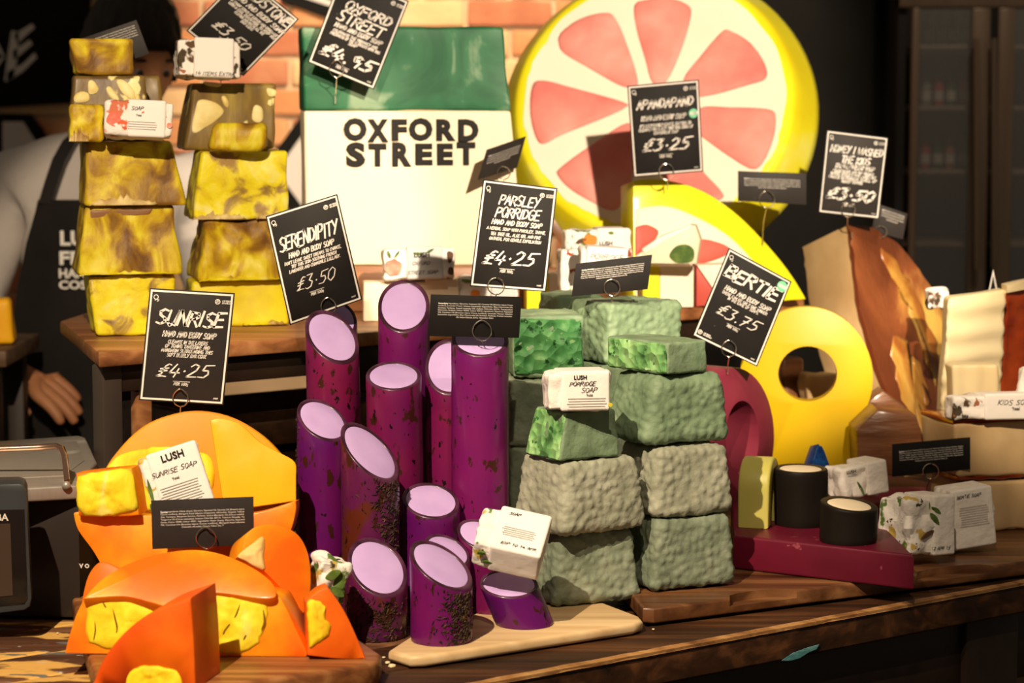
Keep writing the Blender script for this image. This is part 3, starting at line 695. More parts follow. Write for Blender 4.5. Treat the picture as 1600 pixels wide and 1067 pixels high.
# ---- right yellow tower
w1 = blk('yellow_soap_block', 'plain bright yellow soap block at the bottom of the right yellow tower', m_yplain, (300, 452), 3.70, ZS+.0005, 440, (300, 450), 14, .12, disp=lump(24, .003, 11), group=GY,
         parts=lambda c8, b, a: [('crumbled_edge', crust(c8, b, a, .5, .99, .014, 12, m_ybright))])
w2 = blk('yellow_soap_block', 'brown and yellow lumpy soap block, second from the bottom of the right yellow tower', m_ymix, (308, 446), 3.69, w1+.0005, 345, (322, 440), 14, .13, disp=lump(34, .007, 12, .003, 70), group=GY,
         parts=lambda c8, b, a: [('crumbled_edge', crust(c8, b, a, .02, .98, .012, 14, m_ybright))])
w3 = blk('yellow_soap_block', 'bright yellow soap block with a crumbled lip, third up in the right yellow tower', m_ybright, (300, 452), 3.69, w2+.0005, 237, (316, 450), 14, .12, inset=.006, disp=lump(26, .004, 13), group=GY,
         parts=lambda c8, b, a: [('crumbled_edge', crust(c8, b, a, .0, .55, .020, 15)), ('crumbled_edge', crust(c8, b, a, .66, 1, .024, 16))])
w4 = blk('yellow_soap_block', 'large brown soap block with cream chunks at the top of the right yellow tower', m_ybrown, (287, 430), 3.73, w3+.0005, 130, (303, 432), 14, .11, inset=.006, disp=lump(20, .003, 17), group=GY,
         parts=chunks([[(305, 172), (312, 156), (336, 160), (350, 174), (338, 188), (322, 200), (304, 208), (300, 198)], [(396, 168), (402, 164), (410, 170), (411, 186), (404, 192), (394, 186)], [(318, 128), (345, 130), (342, 136), (324, 134)], [(417, 138), (431, 141), (430, 150), (420, 150)], [(346, 152), (352, 150), (358, 160), (356, 168), (350, 164)], [(420, 156), (425, 158), (424, 166), (418, 163)]]))
blk('yellow_soap_chunk', 'small marbled soap wedge in front of the large brown block of the right yellow tower', m_ymix, (322, 417), 3.66, w3+.0005, 192, (333, 419), 6, .030, inset=.004, n=(10, 5, 8), disp=lump(50, .003, 18), group=GY, r=.012)

# ---------------------------------------------------------------- green and cream lettered block
m_ox = mat('cream_soap', [(.3, (.80, .66, .47)), (.7, (.86, .73, .54))], scale=6, rough=.55, bump=.1, bscale=30)
m_oxg = mat('dark_green_soap', [(.40, (.010, .085, .035)), (.56, (.022, .13, .055)), (.66, (.20, .30, .19))], scale=9, detail=9, rough=.5, bump=.15, bscale=40, dist=1.0)
OY = 3.985
def ovx(u, v, Y=OY): return P(u, v, Y)
o_bl, o_br = P(480, 417, OY), P(821, 417, OY); o_tl, o_tr = P(472, 43, OY), P(786, 43, OY)
zb = rz+.0005; zm = P(600, 173, OY).z; zt = o_tl.z
def lerpz(a, b, z): t = (z-a.z)/(b.z-a.z); return a+(b-a)*t
bk = Vector((-.012, .062, 0))
bl, br = lerpz(o_bl, o_tl, zb), lerpz(o_br, o_tr, zb); ml, mr = lerpz(o_bl, o_tl, zm), lerpz(o_br, o_tr, zm)
low = rbox([bl, br, br+bk, bl+bk, ml, mr, mr+bk, ml+bk], .005, (10, 3, 10), 'cream_body', m_ox, lump(12, .0015), 50)
up = rbox([ml, mr, mr+bk, ml+bk, o_tl, o_tr, o_tr+bk, o_tl+bk], .005, (12, 3, 8), 'green_top', m_oxg, lump(16, .003, 3), 50)
lets = []
m_let = mat('black_soap_letter', (.010, .008, .007), rough=.5, spec=.15)
nf = Vector((0, -1, 0))
row1 = [('O', 537, 573, 184, 220), ('X', 574, 607, 186, 222), ('F', 612, 636, 186, 220), ('O', 639, 676, 184, 220), ('R', 682, 712, 186, 220), ('D', 716, 748, 186, 221)]
row2 = [('S', 541, 571, 222, 261), ('T', 576, 604, 224, 260), ('R', 613, 643, 222, 260), ('E', 649, 676, 224, 258), ('E', 683, 708, 224, 258), ('T', 714, 743, 222, 258)]
for ch, u0, u1, v0, v1 in row1+row2:
    a = P(u0, v1, OY); b = P(u1, v0, OY); c_ = (a+b)/2
    lets.append(('letter', typeset(ch, c_, Vector((1, 0, 0)), EZ, nf, width=b.x-a.x, height=b.z-a.z, m=m_let, lift=.0005, ext=.03, off=.028, bev=.03, name='letter', depth=.010)))
thing('lettered_soap_block', 'huge upright soap block, green above and cream below, with raised black letters OXFORD STREET', 'soap', [('green_top', up)]+lets, root_mesh=low, base=Vector(((bl.x+br.x)/2, OY+.03, zb)))
GW = 'small cream soap blocks in front of the lettered block'
for (u, Y, z0, vt, ut, D, lab) in (((568, 668), 3.79, ZS+.0005, 441, (568, 668), .05, 'square cream soap block beneath the flower-wrapped soap on the raised shelf'),
                                  ((664, 720), 3.80, ZS+.0005, 436, (664, 716), .05, 'narrow cream soap block with a yellow nick, right of the square cream block')):
    blk('cream_soap_block', lab, m_ox, u, Y, z0, vt, ut, 6, D, inset=0, r=.003, n=(4, 3, 4), disp=lump(20, .001), group=GW)

# ---------------------------------------------------------------- grapefruit soaps
m_rind = mat('yellow_rind', [(.3, (.80, .66, .005)), (.55, (.86, .78, .015)), (.8, (.90, .86, .25))], scale=7, rough=.42, bump=.15, bscale=30, coat=.1)
m_pith = mat('cream_pith', [(.3, (.86, .74, .58)), (.7, (.90, .80, .66))], scale=5, rough=.6, bump=.08, bscale=40)
m_pink = mat('pink_segment', [(.3, (.70, .17, .15)), (.5, (.80, .26, .22)), (.75, (.86, .42, .36))], scale=9, detail=7, rough=.55, bump=.2, bscale=50)
m_red = mat('red_segment', [(.3, (.48, .07, .05)), (.7, (.62, .12, .09))], scale=12, rough=.5)
gn = Vector((-.17, -.90, .36)).normalized(); gc = P(1022, 160, 4.40)
gx = EZ.cross(-gn).normalized(); gx = Vector((0, -1, 0)).cross(EZ) if gx.length < .1 else gx
gx = (-gn).cross(EZ).normalized(); gy = gx.cross(-gn).normalized()
if gy.z < 0: gy = -gy
if gx.x < 0: gx = -gx
V, Fc = [], []; S = 72
prof = [(0, .0), (.243, 0), (.252, -.002), (.258, -.008), (.268, -.03), (.288, -.065), (.294, -.080), (.290, -.088), (.280, -.092), (0, -.092)]
for r_, d_ in prof:
    for k in range(S):
        a = 2*math.pi*k/S; rr = r_*(1+.010*noise.noise(Vector((math.cos(a)*1.7, math.sin(a)*1.7, d_*9)))) if r_ else 0
        V.append(gc+gx*rr*math.cos(a)+gy*rr*math.sin(a)+gn*d_)
for i in range(len(prof)-1):
    for k in range(S): Fc.append((i*S+k, i*S+(k+1) % S, (i+1)*S+(k+1) % S, (i+1)*S+k))
bm = bmesh.new(); vs = [bm.verts.new(v) for v in V]
for f in Fc: bm.faces.new([vs[i] for i in f])
bmesh.ops.remove_doubles(bm, verts=bm.verts[:], dist=.00001); bmesh.ops.recalc_face_normals(bm, faces=bm.faces[:])
bmesh.ops.dissolve_degenerate(bm, edges=bm.edges[:], dist=.00001)
wheel = from_bm('rind', bm, m_rind, 50)
# pith disc: irregular edge, slightly proud
V = [gc+gn*.0012]; Fc = []
for k in range(96):
    a = 2*math.pi*k/96; rr = .240*(1+.030*noise.noise(Vector((math.cos(a)*3.5, math.sin(a)*3.5, 4)))-.012*(noise.noise(Vector((math.cos(a)*9, math.sin(a)*9, 2))) > .25)); V.append(gc+gx*rr*math.cos(a)+gy*rr*math.sin(a)+gn*.0010)
for k in range(96): Fc.append((0, 1+k, 1+(k+1) % 96))
pith = mesh_from('pith', V, Fc, m_pith, 180)
Z1 = 3.137; o1 = (790, 0)
segs = [[(130, 420), (190, 395), (330, 430), (580, 500), (585, 530), (480, 580), (280, 660), (190, 705), (150, 680), (120, 560)],
        [(260, 220), (270, 160), (370, 90), (500, 62), (550, 110), (600, 230), (645, 370), (640, 430), (560, 420), (400, 330), (290, 265)],
        [(630, 30), (680, 0), (800, -10), (900, 30), (905, 100), (860, 250), (790, 400), (720, 410), (680, 280), (640, 140)],
        [(870, 390), (950, 280), (1060, 155), (1110, 155), (1200, 210), (1270, 310), (1275, 385), (1180, 420), (1000, 470), (900, 470)],
        [(950, 530), (1100, 525), (1290, 535), (1325, 580), (1310, 690), (1260, 800), (1210, 830), (1130, 790), (1000, 700), (940, 640)],
        [(790, 680), (830, 660), (960, 830), (1060, 940), (1050, 980), (900, 1030), (800, 1020), (770, 900)],
        [(600, 600), (620, 700), (620, 880), (560, 1010), (510, 1030), (440, 1000), (320, 930), (255, 860), (270, 820), (420, 710)]]
sp_ = [('pith', pith)]
for s_ in segs:
    px = [(o1[0]+x/Z1, o1[1]+y/Z1) for x, y in s_]
    sp_.append(('segment', relief(px, gc+gn*.001, gn, .0035, m_pink, 'segment', pw=8, nz=.0008, ns=25)))
thing('grapefruit_soap_round', 'huge round soap like a sliced pink grapefruit with yellow rind, standing at the back', 'soap', sp_, root_mesh=wheel)
# half wheel standing in front
hp = P(990, 455, 4.07); hn = dirn(14, 9)
rim = [(990, 283, 's'), (1010, 280), (1050, 283), (1100, 300), (1150, 334), (1196, 380), (1232, 424), (1256, 462), (1258, 467, 's'), (990, 487, 's')]
half = pslab(rim, hp, hn, .075, m_rind, .006, 'rind', crv=5)
pit = relief([(993, 326, 's'), (1040, 322), (1090, 340), (1140, 370), (1180, 412), (1212, 458), (1213, 466, 's'), (993, 483, 's')], hp+hn*.001, hn, .0012, m_pith, 'pith', crv=5, pw=20)
s1 = relief([(993, 355, 's'), (1010, 351), (1028, 360), (1024, 374), (1010, 388), (993, 400, 's')], hp+hn*.003, hn, .002, m_red, 'segment')
s2 = relief([(1078, 386), (1095, 374), (1120, 378), (1140, 388), (1132, 400), (1104, 410), (1082, 411)], hp+hn*.003, hn, .002, m_red, 'segment')
clampz(ZS+.0006, half, pit, s1, s2)
thing('grapefruit_soap_half', 'half wheel of grapefruit soap standing on its cut edge in front of the whole wheel', 'soap', [('pith', pit), ('segment', s1), ('segment', s2)], root_mesh=half)
# small cut slices at the shelf edge
def slice_(lab, cols, v0, v1, Y, yaw=6, D=.045):
    parts = []; p0 = P(cols[0][0], v0, Y)
    c, s = math.cos(math.radians(yaw)), math.sin(math.radians(yaw)); zt_ = H-hh(v1, Y); zb_ = max(H-hh(v0, Y), ZS+.0005); back = Vector((-s, c, 0))*D
    for (ua, ub, m, nm) in cols:
        a = on_line(ua, zb_, p0, yaw); b = on_line(ub, zb_, p0, yaw)-Vector((c, s, 0))*.0003; a2 = Vector((a.x, a.y, zt_)); b2 = Vector((b.x, b.y, zt_))
        parts.append((nm, rbox([a, b, b+back, a+back, a2, b2, b2+back, a2+back], .002, (3, 3, 3), nm, m, None, 50)))
    thing('grapefruit_soap_slice', lab, 'soap', parts, group='small grapefruit slices')
ys = lambda u: A0.y + (B0.y-A0.y)*((XU(u, 3.9, ZS)-A0.x)/(B0.x-A0.x))
slice_('small grapefruit soap slice behind the tall sponge-like green blocks, left of the black card', [(823, 858, m_rind, 'rind'), (858, 905, m_pith, 'pith')], 485, 427, 3.90)
slice_('small grapefruit slice with yellow rind and cream pith, left of the red triangular slice', [(1004, 1031, m_rind, 'rind'), (1031, 1084, m_pith, 'pith')], 484, 416, 4.025, 4)
Yq = 4.045
tri = lambda pts, m, nm, t=.045: prism([P(u, v, Yq) for u, v in pts], Vector((-.004, t, 0)), m, .0015, nm)
zq = P(1090, 480, Yq)
thing('grapefruit_soap_slice', 'small grapefruit slice with a red triangle, partly behind the tilted BERTIE price card', 'soap',
      [('segment', tri([(1088, 479), (1130, 476), (1088, 415)], m_red, 'segment')), ('pith', tri([(1131, 476), (1142, 475), (1142, 413), (1089, 414.5)], m_pith, 'pith'))], group='small grapefruit slices')

# ---------------------------------------------------------------- green towers
GG = 'knobbly green soap blocks'
Zm = .0157
gd = lambda s: lump(18, .003, s, .0050, 95)
NG = (40, 26, 30)
g1 = blk('green_soap_block', 'grey-green knobbly soap block on the maple board, bottom of the front green tower', m_green[0], (863, 1006), 3.108, Zm, 838, (876, 991), 24, .12, disp=gd(1), group=GG, n=NG, r=.012)
g2 = blk('green_soap_block', 'palest knobbly soap block beneath the small bright green cube in the front green tower', m_green[1], (878, 1017), 3.085, g1+.0005, 726, (884, 999), 33, .125, disp=gd(2), group=GG, n=NG, r=.014, inset=.008)
g3 = blk('green_soap_block', 'small bright green soap cube supporting the wrapped soap in the front green tower', m_green[2], (874, 971), 3.10, g2+.0005, 646, (886, 962), 33, .082, disp=lump(60, .002, 3, .002, 110), group=GG, n=(16, 12, 12), r=.005, inset=.003, side=(m_gcut, .001))
zw = WZ+.0005
g4 = blk('green_soap_block', 'grey-green knobbly soap block on the walnut board, bottom of the right green tower', m_green[0], (1018, 1156), 3.16, zw, 816, (1028, 1143), 24, .125, disp=gd(4), group=GG, n=NG, r=.013)
g5 = blk('green_soap_block', 'grey-green knobbly soap block in the middle of the right green tower', m_green[1], (1020, 1152), 3.17, g4+.0005, 703, (1028, 1138), 26, .125, disp=gd(5), group=GG, n=NG, r=.013)
g6 = blk('green_soap_block', 'large sage green soap block under the small oblong green piece in the right green tower', m_green[2], (1004, 1151), 3.18, g5+.0005, 590, (1024, 1132), 26, .13, disp=gd(6), group=GG, n=NG, r=.018)
g8 = blk('green_soap_block', 'small oblong soap piece, light green cut side left, on top of the right green tower', m_green[2], (1043, 1105), 3.20, g6+.0005, 536, (1044, 1105), 40, .12, disp=lump(40, .002, 8, .002, 90), group=GG, n=(12, 16, 8), r=.004, inset=.0, side=(m_gcut, .001))
# rear blocks (the hidden ones below carry the visible ones)
h1 = blk('green_soap_block', 'shaded green soap block behind the purple cylinders, bottom of the rear left green tower', m_green[2], (796, 858), 3.33, .0006, 810, (796, 858), 8, .13, disp=gd(9), group=GG, n=(10, 8, 10), inset=.0)
h2 = blk('green_soap_block', 'shaded green soap block, second from the bottom of the rear left green tower', m_green[0], (797, 880), 3.325, h1+.0005, 700, (797, 880), 8, .13, disp=gd(10), group=GG, n=(10, 8, 10), inset=.0)
h3 = blk('green_soap_block', 'grey-green soap block left of the wrapped soap, under the large dark green cut block', m_green[0], (797, 880), 3.325, h2+.0005, 594, (797, 876), 8, .13, disp=gd(11), group=GG, n=(12, 8, 12), inset=.0)
h4 = blk('green_soap_block', 'large block with a spongy dark green cut face behind the card of purple soap ingredients', m_green[2], (800, 914), 3.34, h3+.0005, 494, (800, 912), 6, .12, disp=gd(12), group=GG, n=(14, 10, 12), inset=.002,
         parts=lambda c8, b, a: [('cut_face', rbox([c8[0]-b*.002+EZ*.006+a*.003, c8[1]-b*.002+EZ*.006-a*.003, c8[1]+b*.004+EZ*.006-a*.003, c8[0]+b*.004+EZ*.006+a*.003, c8[4]-b*.002-EZ*.004+a*.003, c8[5]-b*.002-EZ*.004-a*.003, c8[5]+b*.006-EZ*.004-a*.003, c8[4]+b*.006-EZ*.004+a*.003], .002, (20, 2, 16), 'cut_face', m_gcut_d, lump(60, .0012, 3, .002, 80)), 'dark green spongy cut face')])
k1 = blk('green_soap_block', 'green soap block at the very bottom of the rear middle green tower', m_green[0], (930, 1050), 3.42, .0006, 780, (935, 1045), 24, .12, disp=gd(14), group=GG, n=(8, 6, 8), inset=0)
k2 = blk('green_soap_block', 'green soap block, second up in the rear middle green tower', m_green[0], (930, 1050), 3.42, k1+.0005, 678, (935, 1045), 24, .12, disp=gd(15), group=GG, n=(8, 6, 8), inset=0)
k3 = blk('green_soap_block', 'sage green soap block seen just right of the wrapped soap, supporting the tall back block', m_green[2], (935, 1050), 3.42, k2+.0005, 572, (940, 1045), 24, .12, disp=gd(16), group=GG, n=(14, 10, 14), inset=0)
k4 = blk('green_soap_block', 'tall knobbly green soap block at the back carrying the wide black ingredient card', m_green[2], (947, 1067), 3.43, k3+.0005, 476, (954, 1067), 33, .115, disp=gd(17), group=GG, n=NG, inset=.003, r=.010)
blk('green_soap_block', 'green soap block left of the crack, behind the tall knobbly block with the black card', m_green[2], (872, 945), 3.56, k3+.0005, 462, (876, 945), 20, .10, disp=gd(18), group=GG, n=(10, 10, 10), inset=.003)
blk('green_soap_block', 'green soap block low behind, supporting the piece left of the crack', m_green[0], (880, 945), 3.56, .0006, 572, (880, 945), 20, .10, disp=gd(19), group=GG, n=(6, 6, 6), inset=.0)

# ---------------------------------------------------------------- purple cylinders
def rindmat(nm, lo, hi, dirt=.60, sc_=26):
    return mat(nm, [(.35, lo), (.65, hi)], scale=5, rough=.34, bump=.15, bscale=90, coat=.2, sss=.06, sssr=(.008, .002, .008),
               spots=[(sc_*2.6, .595-(.6-dirt)*.4, .63-(.6-dirt)*.4, (.045, .010, .006), (1, 1, .55)), (sc_*.8, dirt+.03, dirt+.12, (.10, .018, .008), (1, 1, .8)), (sc_*4.5, .655-(.6-dirt)*.3, .68-(.6-dirt)*.3, (.008, .004, .003), (1, 1, .6))])
m_rd = [rindmat('purple_soap_rind', (.075, .004, .115), (.15, .006, .10)), rindmat('magenta_soap_rind', (.12, .005, .085), (.19, .008, .055), .60), rindmat('dirty_purple_soap_rind', (.06, .008, .07), (.15, .012, .06), .50), rindmat('clean_purple_soap_rind', (.12, .005, .11), (.18, .008, .09), .63)]
m_rim = mat('dark_translucent_rim', [(.4, (.035, .008, .02)), (.6, (.09, .025, .06))], scale=30, rough=.35, coat=.15)
m_core = mat('lilac_soap_core', [(.3, (.50, .33, .66)), (.7, (.58, .40, .74))], scale=20, rough=.5, bump=.06, bscale=80, sss=.1, sssr=WAX)
def cyl(label, ub, Y, rp, uc, vc, sx, sy, z0, m, uv=None, rim=.86, name='purple_soap_cylinder', mc=m_core, mrim=m_rim, grp='purple soap cylinders', cat='soap', leany=0, sq=1.0, herb=None):
    """upright round bar, base centre column ub at depth Y, cap centre pixel (uc, vc), slope of the cut (sx, sy)"""
    cb = Vector((XU(ub, Y, z0), Y, z0)); Yc = Y+leany; ct = P(uc, vc, Yc); r = rp/F*(Y*CP+(H-ct.z)*SP)
    S = 56; RW = 14; V = []; Fc = []
    def top(dx, dy): return Vector((ct.x+dx, ct.y+dy, ct.z+sx*dx+sy*dy))
    for k in range(S):
        a = 2*math.pi*k/S; dx, dy = r*math.cos(a), r*math.sin(a)*sq
        t = top(dx, dy); b = Vector((cb.x+dx, cb.y+dy, z0))
        for j in range(RW+1):
            f = j/RW; p = b*(1-f)+t*f
            if 0 < j < RW: p += Vector((math.cos(a), math.sin(a), 0))*noise.noise(p*25)*.0009
            if j == 0: p = Vector((cb.x+dx*.975, cb.y+dy*.975, z0))
            V.append(p)
        n_ = len(V)
    W = RW+1
    for k in range(S):
        k2_ = (k+1) % S
        for j in range(RW): Fc.append((k*W+j, k2_*W+j, k2_*W+j+1, k*W+j+1))
    body = list(V); 
    Fc.append(tuple(reversed([k*W for k in range(S)])))
    # rounded rim ring
    o = len(V); RR = [(.985, .0012), (.955, .0018), (rim+.02, .0012), (rim, 0), (rim-.01, -.003)]
    for q, up_ in RR:
        for k in range(S):
            a = 2*math.pi*k/S; wob = 1+.008*noise.noise(Vector((math.cos(a)*2, math.sin(a)*2, ub))) if q < .95 else 1
            p = top(r*q*wob*math.cos(a), r*q*wob*math.sin(a)*sq); p.z += up_; V.append(p)
    ring0 = [k*W+RW for k in range(S)]
    RF = []
    prev = ring0
    for i in range(len(RR)):
        cur = [o+i*S+k for k in range(S)]
        for k in range(S): RF.append((prev[k], prev[(k+1) % S], cur[(k+1) % S], cur[k]))
        prev = cur
    Fc += RF
    me = mesh_from('rind', V, Fc, m, 40)
    me.materials.append(mrim)
    nf0 = len(Fc)-len(RF)
    for i, p in enumerate(me.polygons):
        if i >= nf0 and i < nf0+4*S: p.material_index = 1
    # core cap
    CV = []; CF = []
    n0_ = 0
    for q, up_ in ((rim-.004, -.0025), (rim-.006, .0004), (rim-.03, .0009), (rim*.5, .0011)):
        for k in range(S):
            a = 2*math.pi*k/S; p = top(r*q*math.cos(a), r*q*math.sin(a)*sq); p.z += up_; CV.append(p)
    for i in range(3):
        for k in range(S): CF.append((i*S+k, i*S+(k+1) % S, (i+1)*S+(k+1) % S, (i+1)*S+k))
    CF.append(tuple(3*S+k for k in range(S))); CF.append(tuple(reversed(range(S))))
    core = mesh_from('core', CV, CF, mc, 40)
    parts = [('core', core)]
    if herb:
        HV, HF = [], []; rh = random.Random(int(ub))
        a0, a1, f0, f1, cnt = herb
        for q in range(cnt):
            a = math.radians(rh.gauss((a0+a1)/2, (a1-a0)/4)); f = f0+(f1-f0)*rh.random()
            t = top(r*math.cos(a), r*math.sin(a)*sq); b = Vector((cb.x+r*math.cos(a), cb.y+r*math.sin(a)*sq, z0))
            p = b*(1-f)+t*f; nn = Vector((math.cos(a), math.sin(a), 0)); tt = Vector((-nn.y, nn.x, 0)); an = rh.random()*6.28
            u_ = tt*math.cos(an)+EZ*math.sin(an); v_ = nn.cross(u_); L = rh.uniform(.0015, .0045); W_ = rh.uniform(.0006, .0014); o_ = len(HV)
            HV += [p+u_*L+nn*.0005, p+v_*W_+nn*.0002, p-u_*L+nn*.0004, p-v_*W_+nn*.0002, p+nn*.0018]
            HF += [(o_, o_+1, o_+4), (o_+1, o_+2, o_+4), (o_+2, o_+3, o_+4), (o_+3, o_, o_+4)]
        hm = mesh_from('dried_herbs', HV, HF, mat('dried_herbs', [(.4, (.016, .008, .004)), (.6, (.06, .03, .008)), (.75, (.14, .08, .02))], scale=120, rough=.6))
        h_ = ('dried_herbs', hm, 'dark brown crust of dried herbs')
        parts.append(h_)
    rt = thing(name, label, cat, parts, group=grp, root_mesh=me, base=cb)
    return rt
GZ = .0157
cyl('purple soap cylinder mostly hidden behind the SERENDIPITY card', 528, 3.40, 34, 524, 500, -.2, .8, .0006, m_rd[1])
cyl('tall purple soap cylinder with slanted lilac top just below the SERENDIPITY card clip', 526, 3.31, 42, 519, 527, -.45, .80, .0006, m_rd[1], herb=(250, 300, .3, .95, 40))
cyl('tallest purple soap cylinder with a level round lilac top, left of the black ingredient card', 632, 3.37, 40.5, 631, 479, -.02, .94, .0006, m_rd[3])
cyl('purple soap cylinder with a flat oval lilac top, in front of the tallest one', 622, 3.255, 43.5, 615, 588, -.02, .40, .0157, m_rd[1])
cyl('purple soap cylinder with oval lilac top at the left edge of the purple group', 503, 3.20, 40, 504, 657, -.40, .60, .0006, m_rd[0], herb=(170, 215, .3, 1, 60))
cyl('purple soap cylinder with a steep lilac top and dark herb crust on its right side', 580, 3.105, 45.5, 578, 707, -.72, .60, .0006, m_rd[2], herb=(275, 350, .35, 1, 420))
cyl('purple soap cylinder whose lilac top is half hidden by the widest tall cylinder', 702, 3.31, 38, 702, 574, -.02, 1.05, .0157, m_rd[1])
cyl('widest tall purple soap cylinder carrying the black ingredient card', 750, 3.20, 45, 750, 531, -.05, .50, .0157, m_rd[3])
cyl('short purple soap cylinder half in shade, at the foot of the two tall ones', 674, 3.145, 45, 673, 783, -.12, .45, .0157, m_rd[0])
cyl('purple soap cylinder leaning under the wrapped soap with a leafy print', 770, 3.105, 36, 750, 836, -.25, .45, .0157, m_rd[1])
cyl('small purple soap cylinder peeping out behind the two front ones', 697, 3.065, 36, 699, 861, -.35, .45, .0157, m_rd[1])
cyl('front left purple soap cylinder with large slanted lilac top and herb-dark sides', 588, 3.022, 47, 590, 887, -.35, .75, .0006, m_rd[2], herb=(200, 340, .0, .9, 260))
cyl('front purple soap cylinder standing at the corner of the maple board', 690, 2.935, 49, 689, 884, -.50, .45, GZ, m_rd[0], herb=(270, 345, .05, .95, 380))
cyl('squat oblique purple soap piece on the maple board, below the leafy wrapped soap', 820, 3.025, 46, 795, 913, -.04, .28, GZ, m_rd[0], rim=.88)

# ---------------------------------------------------------------- orange soaps
m_or = mat('orange_soap', [(.38, (.78, .13, .002)), (.5, (.86, .21, .003)), (.64, (.90, .34, .006))], scale=11, rough=.45, bump=.12, bscale=60, sss=.2, sssr=(.02, .008, .002), coat=.08)
m_or_d = mat('deep_orange_soap', [(.38, (.62, .070, .002)), (.62, (.80, .14, .003))], scale=11, rough=.45, bump=.12, bscale=50, sss=.15, sssr=(.02, .006, .002), coat=.08)
m_or_y = mat('golden_orange_soap', [(.3, (.88, .38, .005)), (.7, (.92, .52, .01))], scale=6, rough=.45, bump=.12, bscale=60, sss=.15, sssr=(.02, .01, .002), coat=.05)
m_or_t = mat('bright_orange_soap', [(.3, (.86, .26, .003)), (.7, (.92, .38, .006))], scale=6, rough=.5, bump=.12, bscale=60, sss=.15, sssr=(.02, .01, .002))
m_ycore = mat('yellow_soap_core', [(.3, (.80, .44, .008)), (.46, (.86, .62, .012)), (.6, (.86, .70, .03)), (.75, (.88, .78, .20))], scale=22, rough=.65, bump=.8, bscale=34, bdist=.006, dist=1.2, detail=8, stretch=(1, 1, .5),
              spots=[(13, .70, .712, (.20, .12, .01), (2.2, 2.2, .7))])
GO = 'orange soap wheels and wedges'
BZ = .0305
def yv(v, z): # depth at which row v meets height z
    return G(800, v, z).y
# back wheel, upper half leaning back
n1 = dirn(4, 12); p1 = P(300, 800, 3.10)
top_half = pslab([(150, 812, 's'), (158, 745), (186, 700), (225, 664), (270, 646), (315, 641), (365, 652), (412, 680), (445, 714), (462, 742), (463, 808, 's')], p1, n1, .075, m_or_t, .008, 'body', crv=5, scale=.96)
qs = pslab([(328, 656, 's'), (345, 653), (375, 662), (406, 690), (435, 706), (461, 722), (463, 745, 's'), (463, 783, 's'), (400, 792, 's'), (350, 796, 's'), (338, 720)], p1+n1*.026, n1, .024, m_or_y, .004, 'body', crv=4)
cr1 = relief([(168, 728, 's'), (190, 710), (230, 700), (262, 698), (300, 704), (330, 716), (334, 760), (300, 790), (200, 800), (168, 780, 's')], p1+n1*.0005, n1, .0035, m_ycore, 'core', nz=.0025, jag=3, pw=6)
thing('orange_soap_round', 'orange domed upper half of the big soap wheel at the back of the orange pile', 'soap', [('core', cr1, 'crumbly yellow core')], root_mesh=top_half, group=GO)
thing('orange_soap_wedge', 'golden quarter wedge leaning on the right side of the big orange wheel', 'soap', [], root_mesh=qs, group=GO)
# lower half of the wheel in front, flat cut on top
n2 = dirn(2, 8); p2 = P(300, 870, 2.985)
low_half = pslab([(115, 803, 's'), (130, 800), (240, 806), (330, 808), (400, 802), (462, 783, 's'), (462, 800), (450, 840), (420, 885), (380, 915), (330, 938), (270, 942), (205, 930), (170, 900), (145, 860), (122, 828)], p2, n2, .085, m_or, .008, 'body', crv=4)
clampz(BZ, low_half)
thing('orange_soap_round', 'bowl-shaped lower half of the orange wheel below the wrapped soap, flat on top', 'soap', [], root_mesh=low_half, group=GO)
n3 = dirn(-4, 4); p3 = P(165, 800, 2.975)
sq_ = pslab([(118, 740, 's'), (160, 735), (206, 731, 's'), (212, 765), (218, 805, 's'), (170, 812), (122, 817, 's')], p3, n3, .05, m_or, .004, 'body', crv=3)
cr3 = relief([(120, 750), (135, 740), (170, 735), (203, 736), (212, 770), (214, 796), (180, 806), (140, 808), (122, 790)], p3+n3*.0003, n3, .008, m_ycore, 'core', nz=.004, jag=3, pw=4, ns=45)
zt3 = P(165, 806, 2.98).z+.0005
clampz(zt3, sq_, cr3)
thing('orange_soap_wedge', 'square piece with bulging bright yellow core on the left of the orange pile', 'soap', [('core', cr3, 'bulging bright yellow core')], root_mesh=sq_, group=GO)
# right leaning dome
n5 = dirn(28, 20); p5 = P(440, 930, 2.862)
rd = pslab([(378, 866, 's'), (384, 838), (400, 823), (430, 820), (462, 832), (480, 860), (486, 900), (482, 945), (474, 958, 's'), (440, 920), (405, 885)], p5, n5, .06, m_or, .010, 'body', crv=5, scale=.92)
cr5 = relief([(372, 868), (396, 848), (410, 838), (414, 850), (412, 868), (414, 890), (400, 886), (384, 876)], p5+n5*.0005, n5, .003, mat('pale_torn_core', [(.3, (.70, .38, .08)), (.7, (.85, .62, .25))], scale=30, rough=.6, bump=.5, bscale=30), 'core', nz=.002)
clampz(BZ, rd, cr5)
thing('orange_soap_wedge', 'glossy rounded orange wedge leaning at the right of the orange pile', 'soap', [('core', cr5, 'pale torn patch')], root_mesh=rd, group=GO)
n6 = dirn(-10, 20); p6 = P(150, 920, 2.925)
lf = pslab([(126, 940, 's'), (134, 905), (145, 885), (158, 877), (180, 884), (196, 900), (190, 960, 's'), (128, 965, 's')], p6, n6, .05, m_or_d, .008, 'body', crv=4)
clampz(BZ, lf)
thing('orange_soap_wedge', 'small deep orange piece peeping out at the left behind the front half wheel', 'soap', [], root_mesh=lf, group=GO)
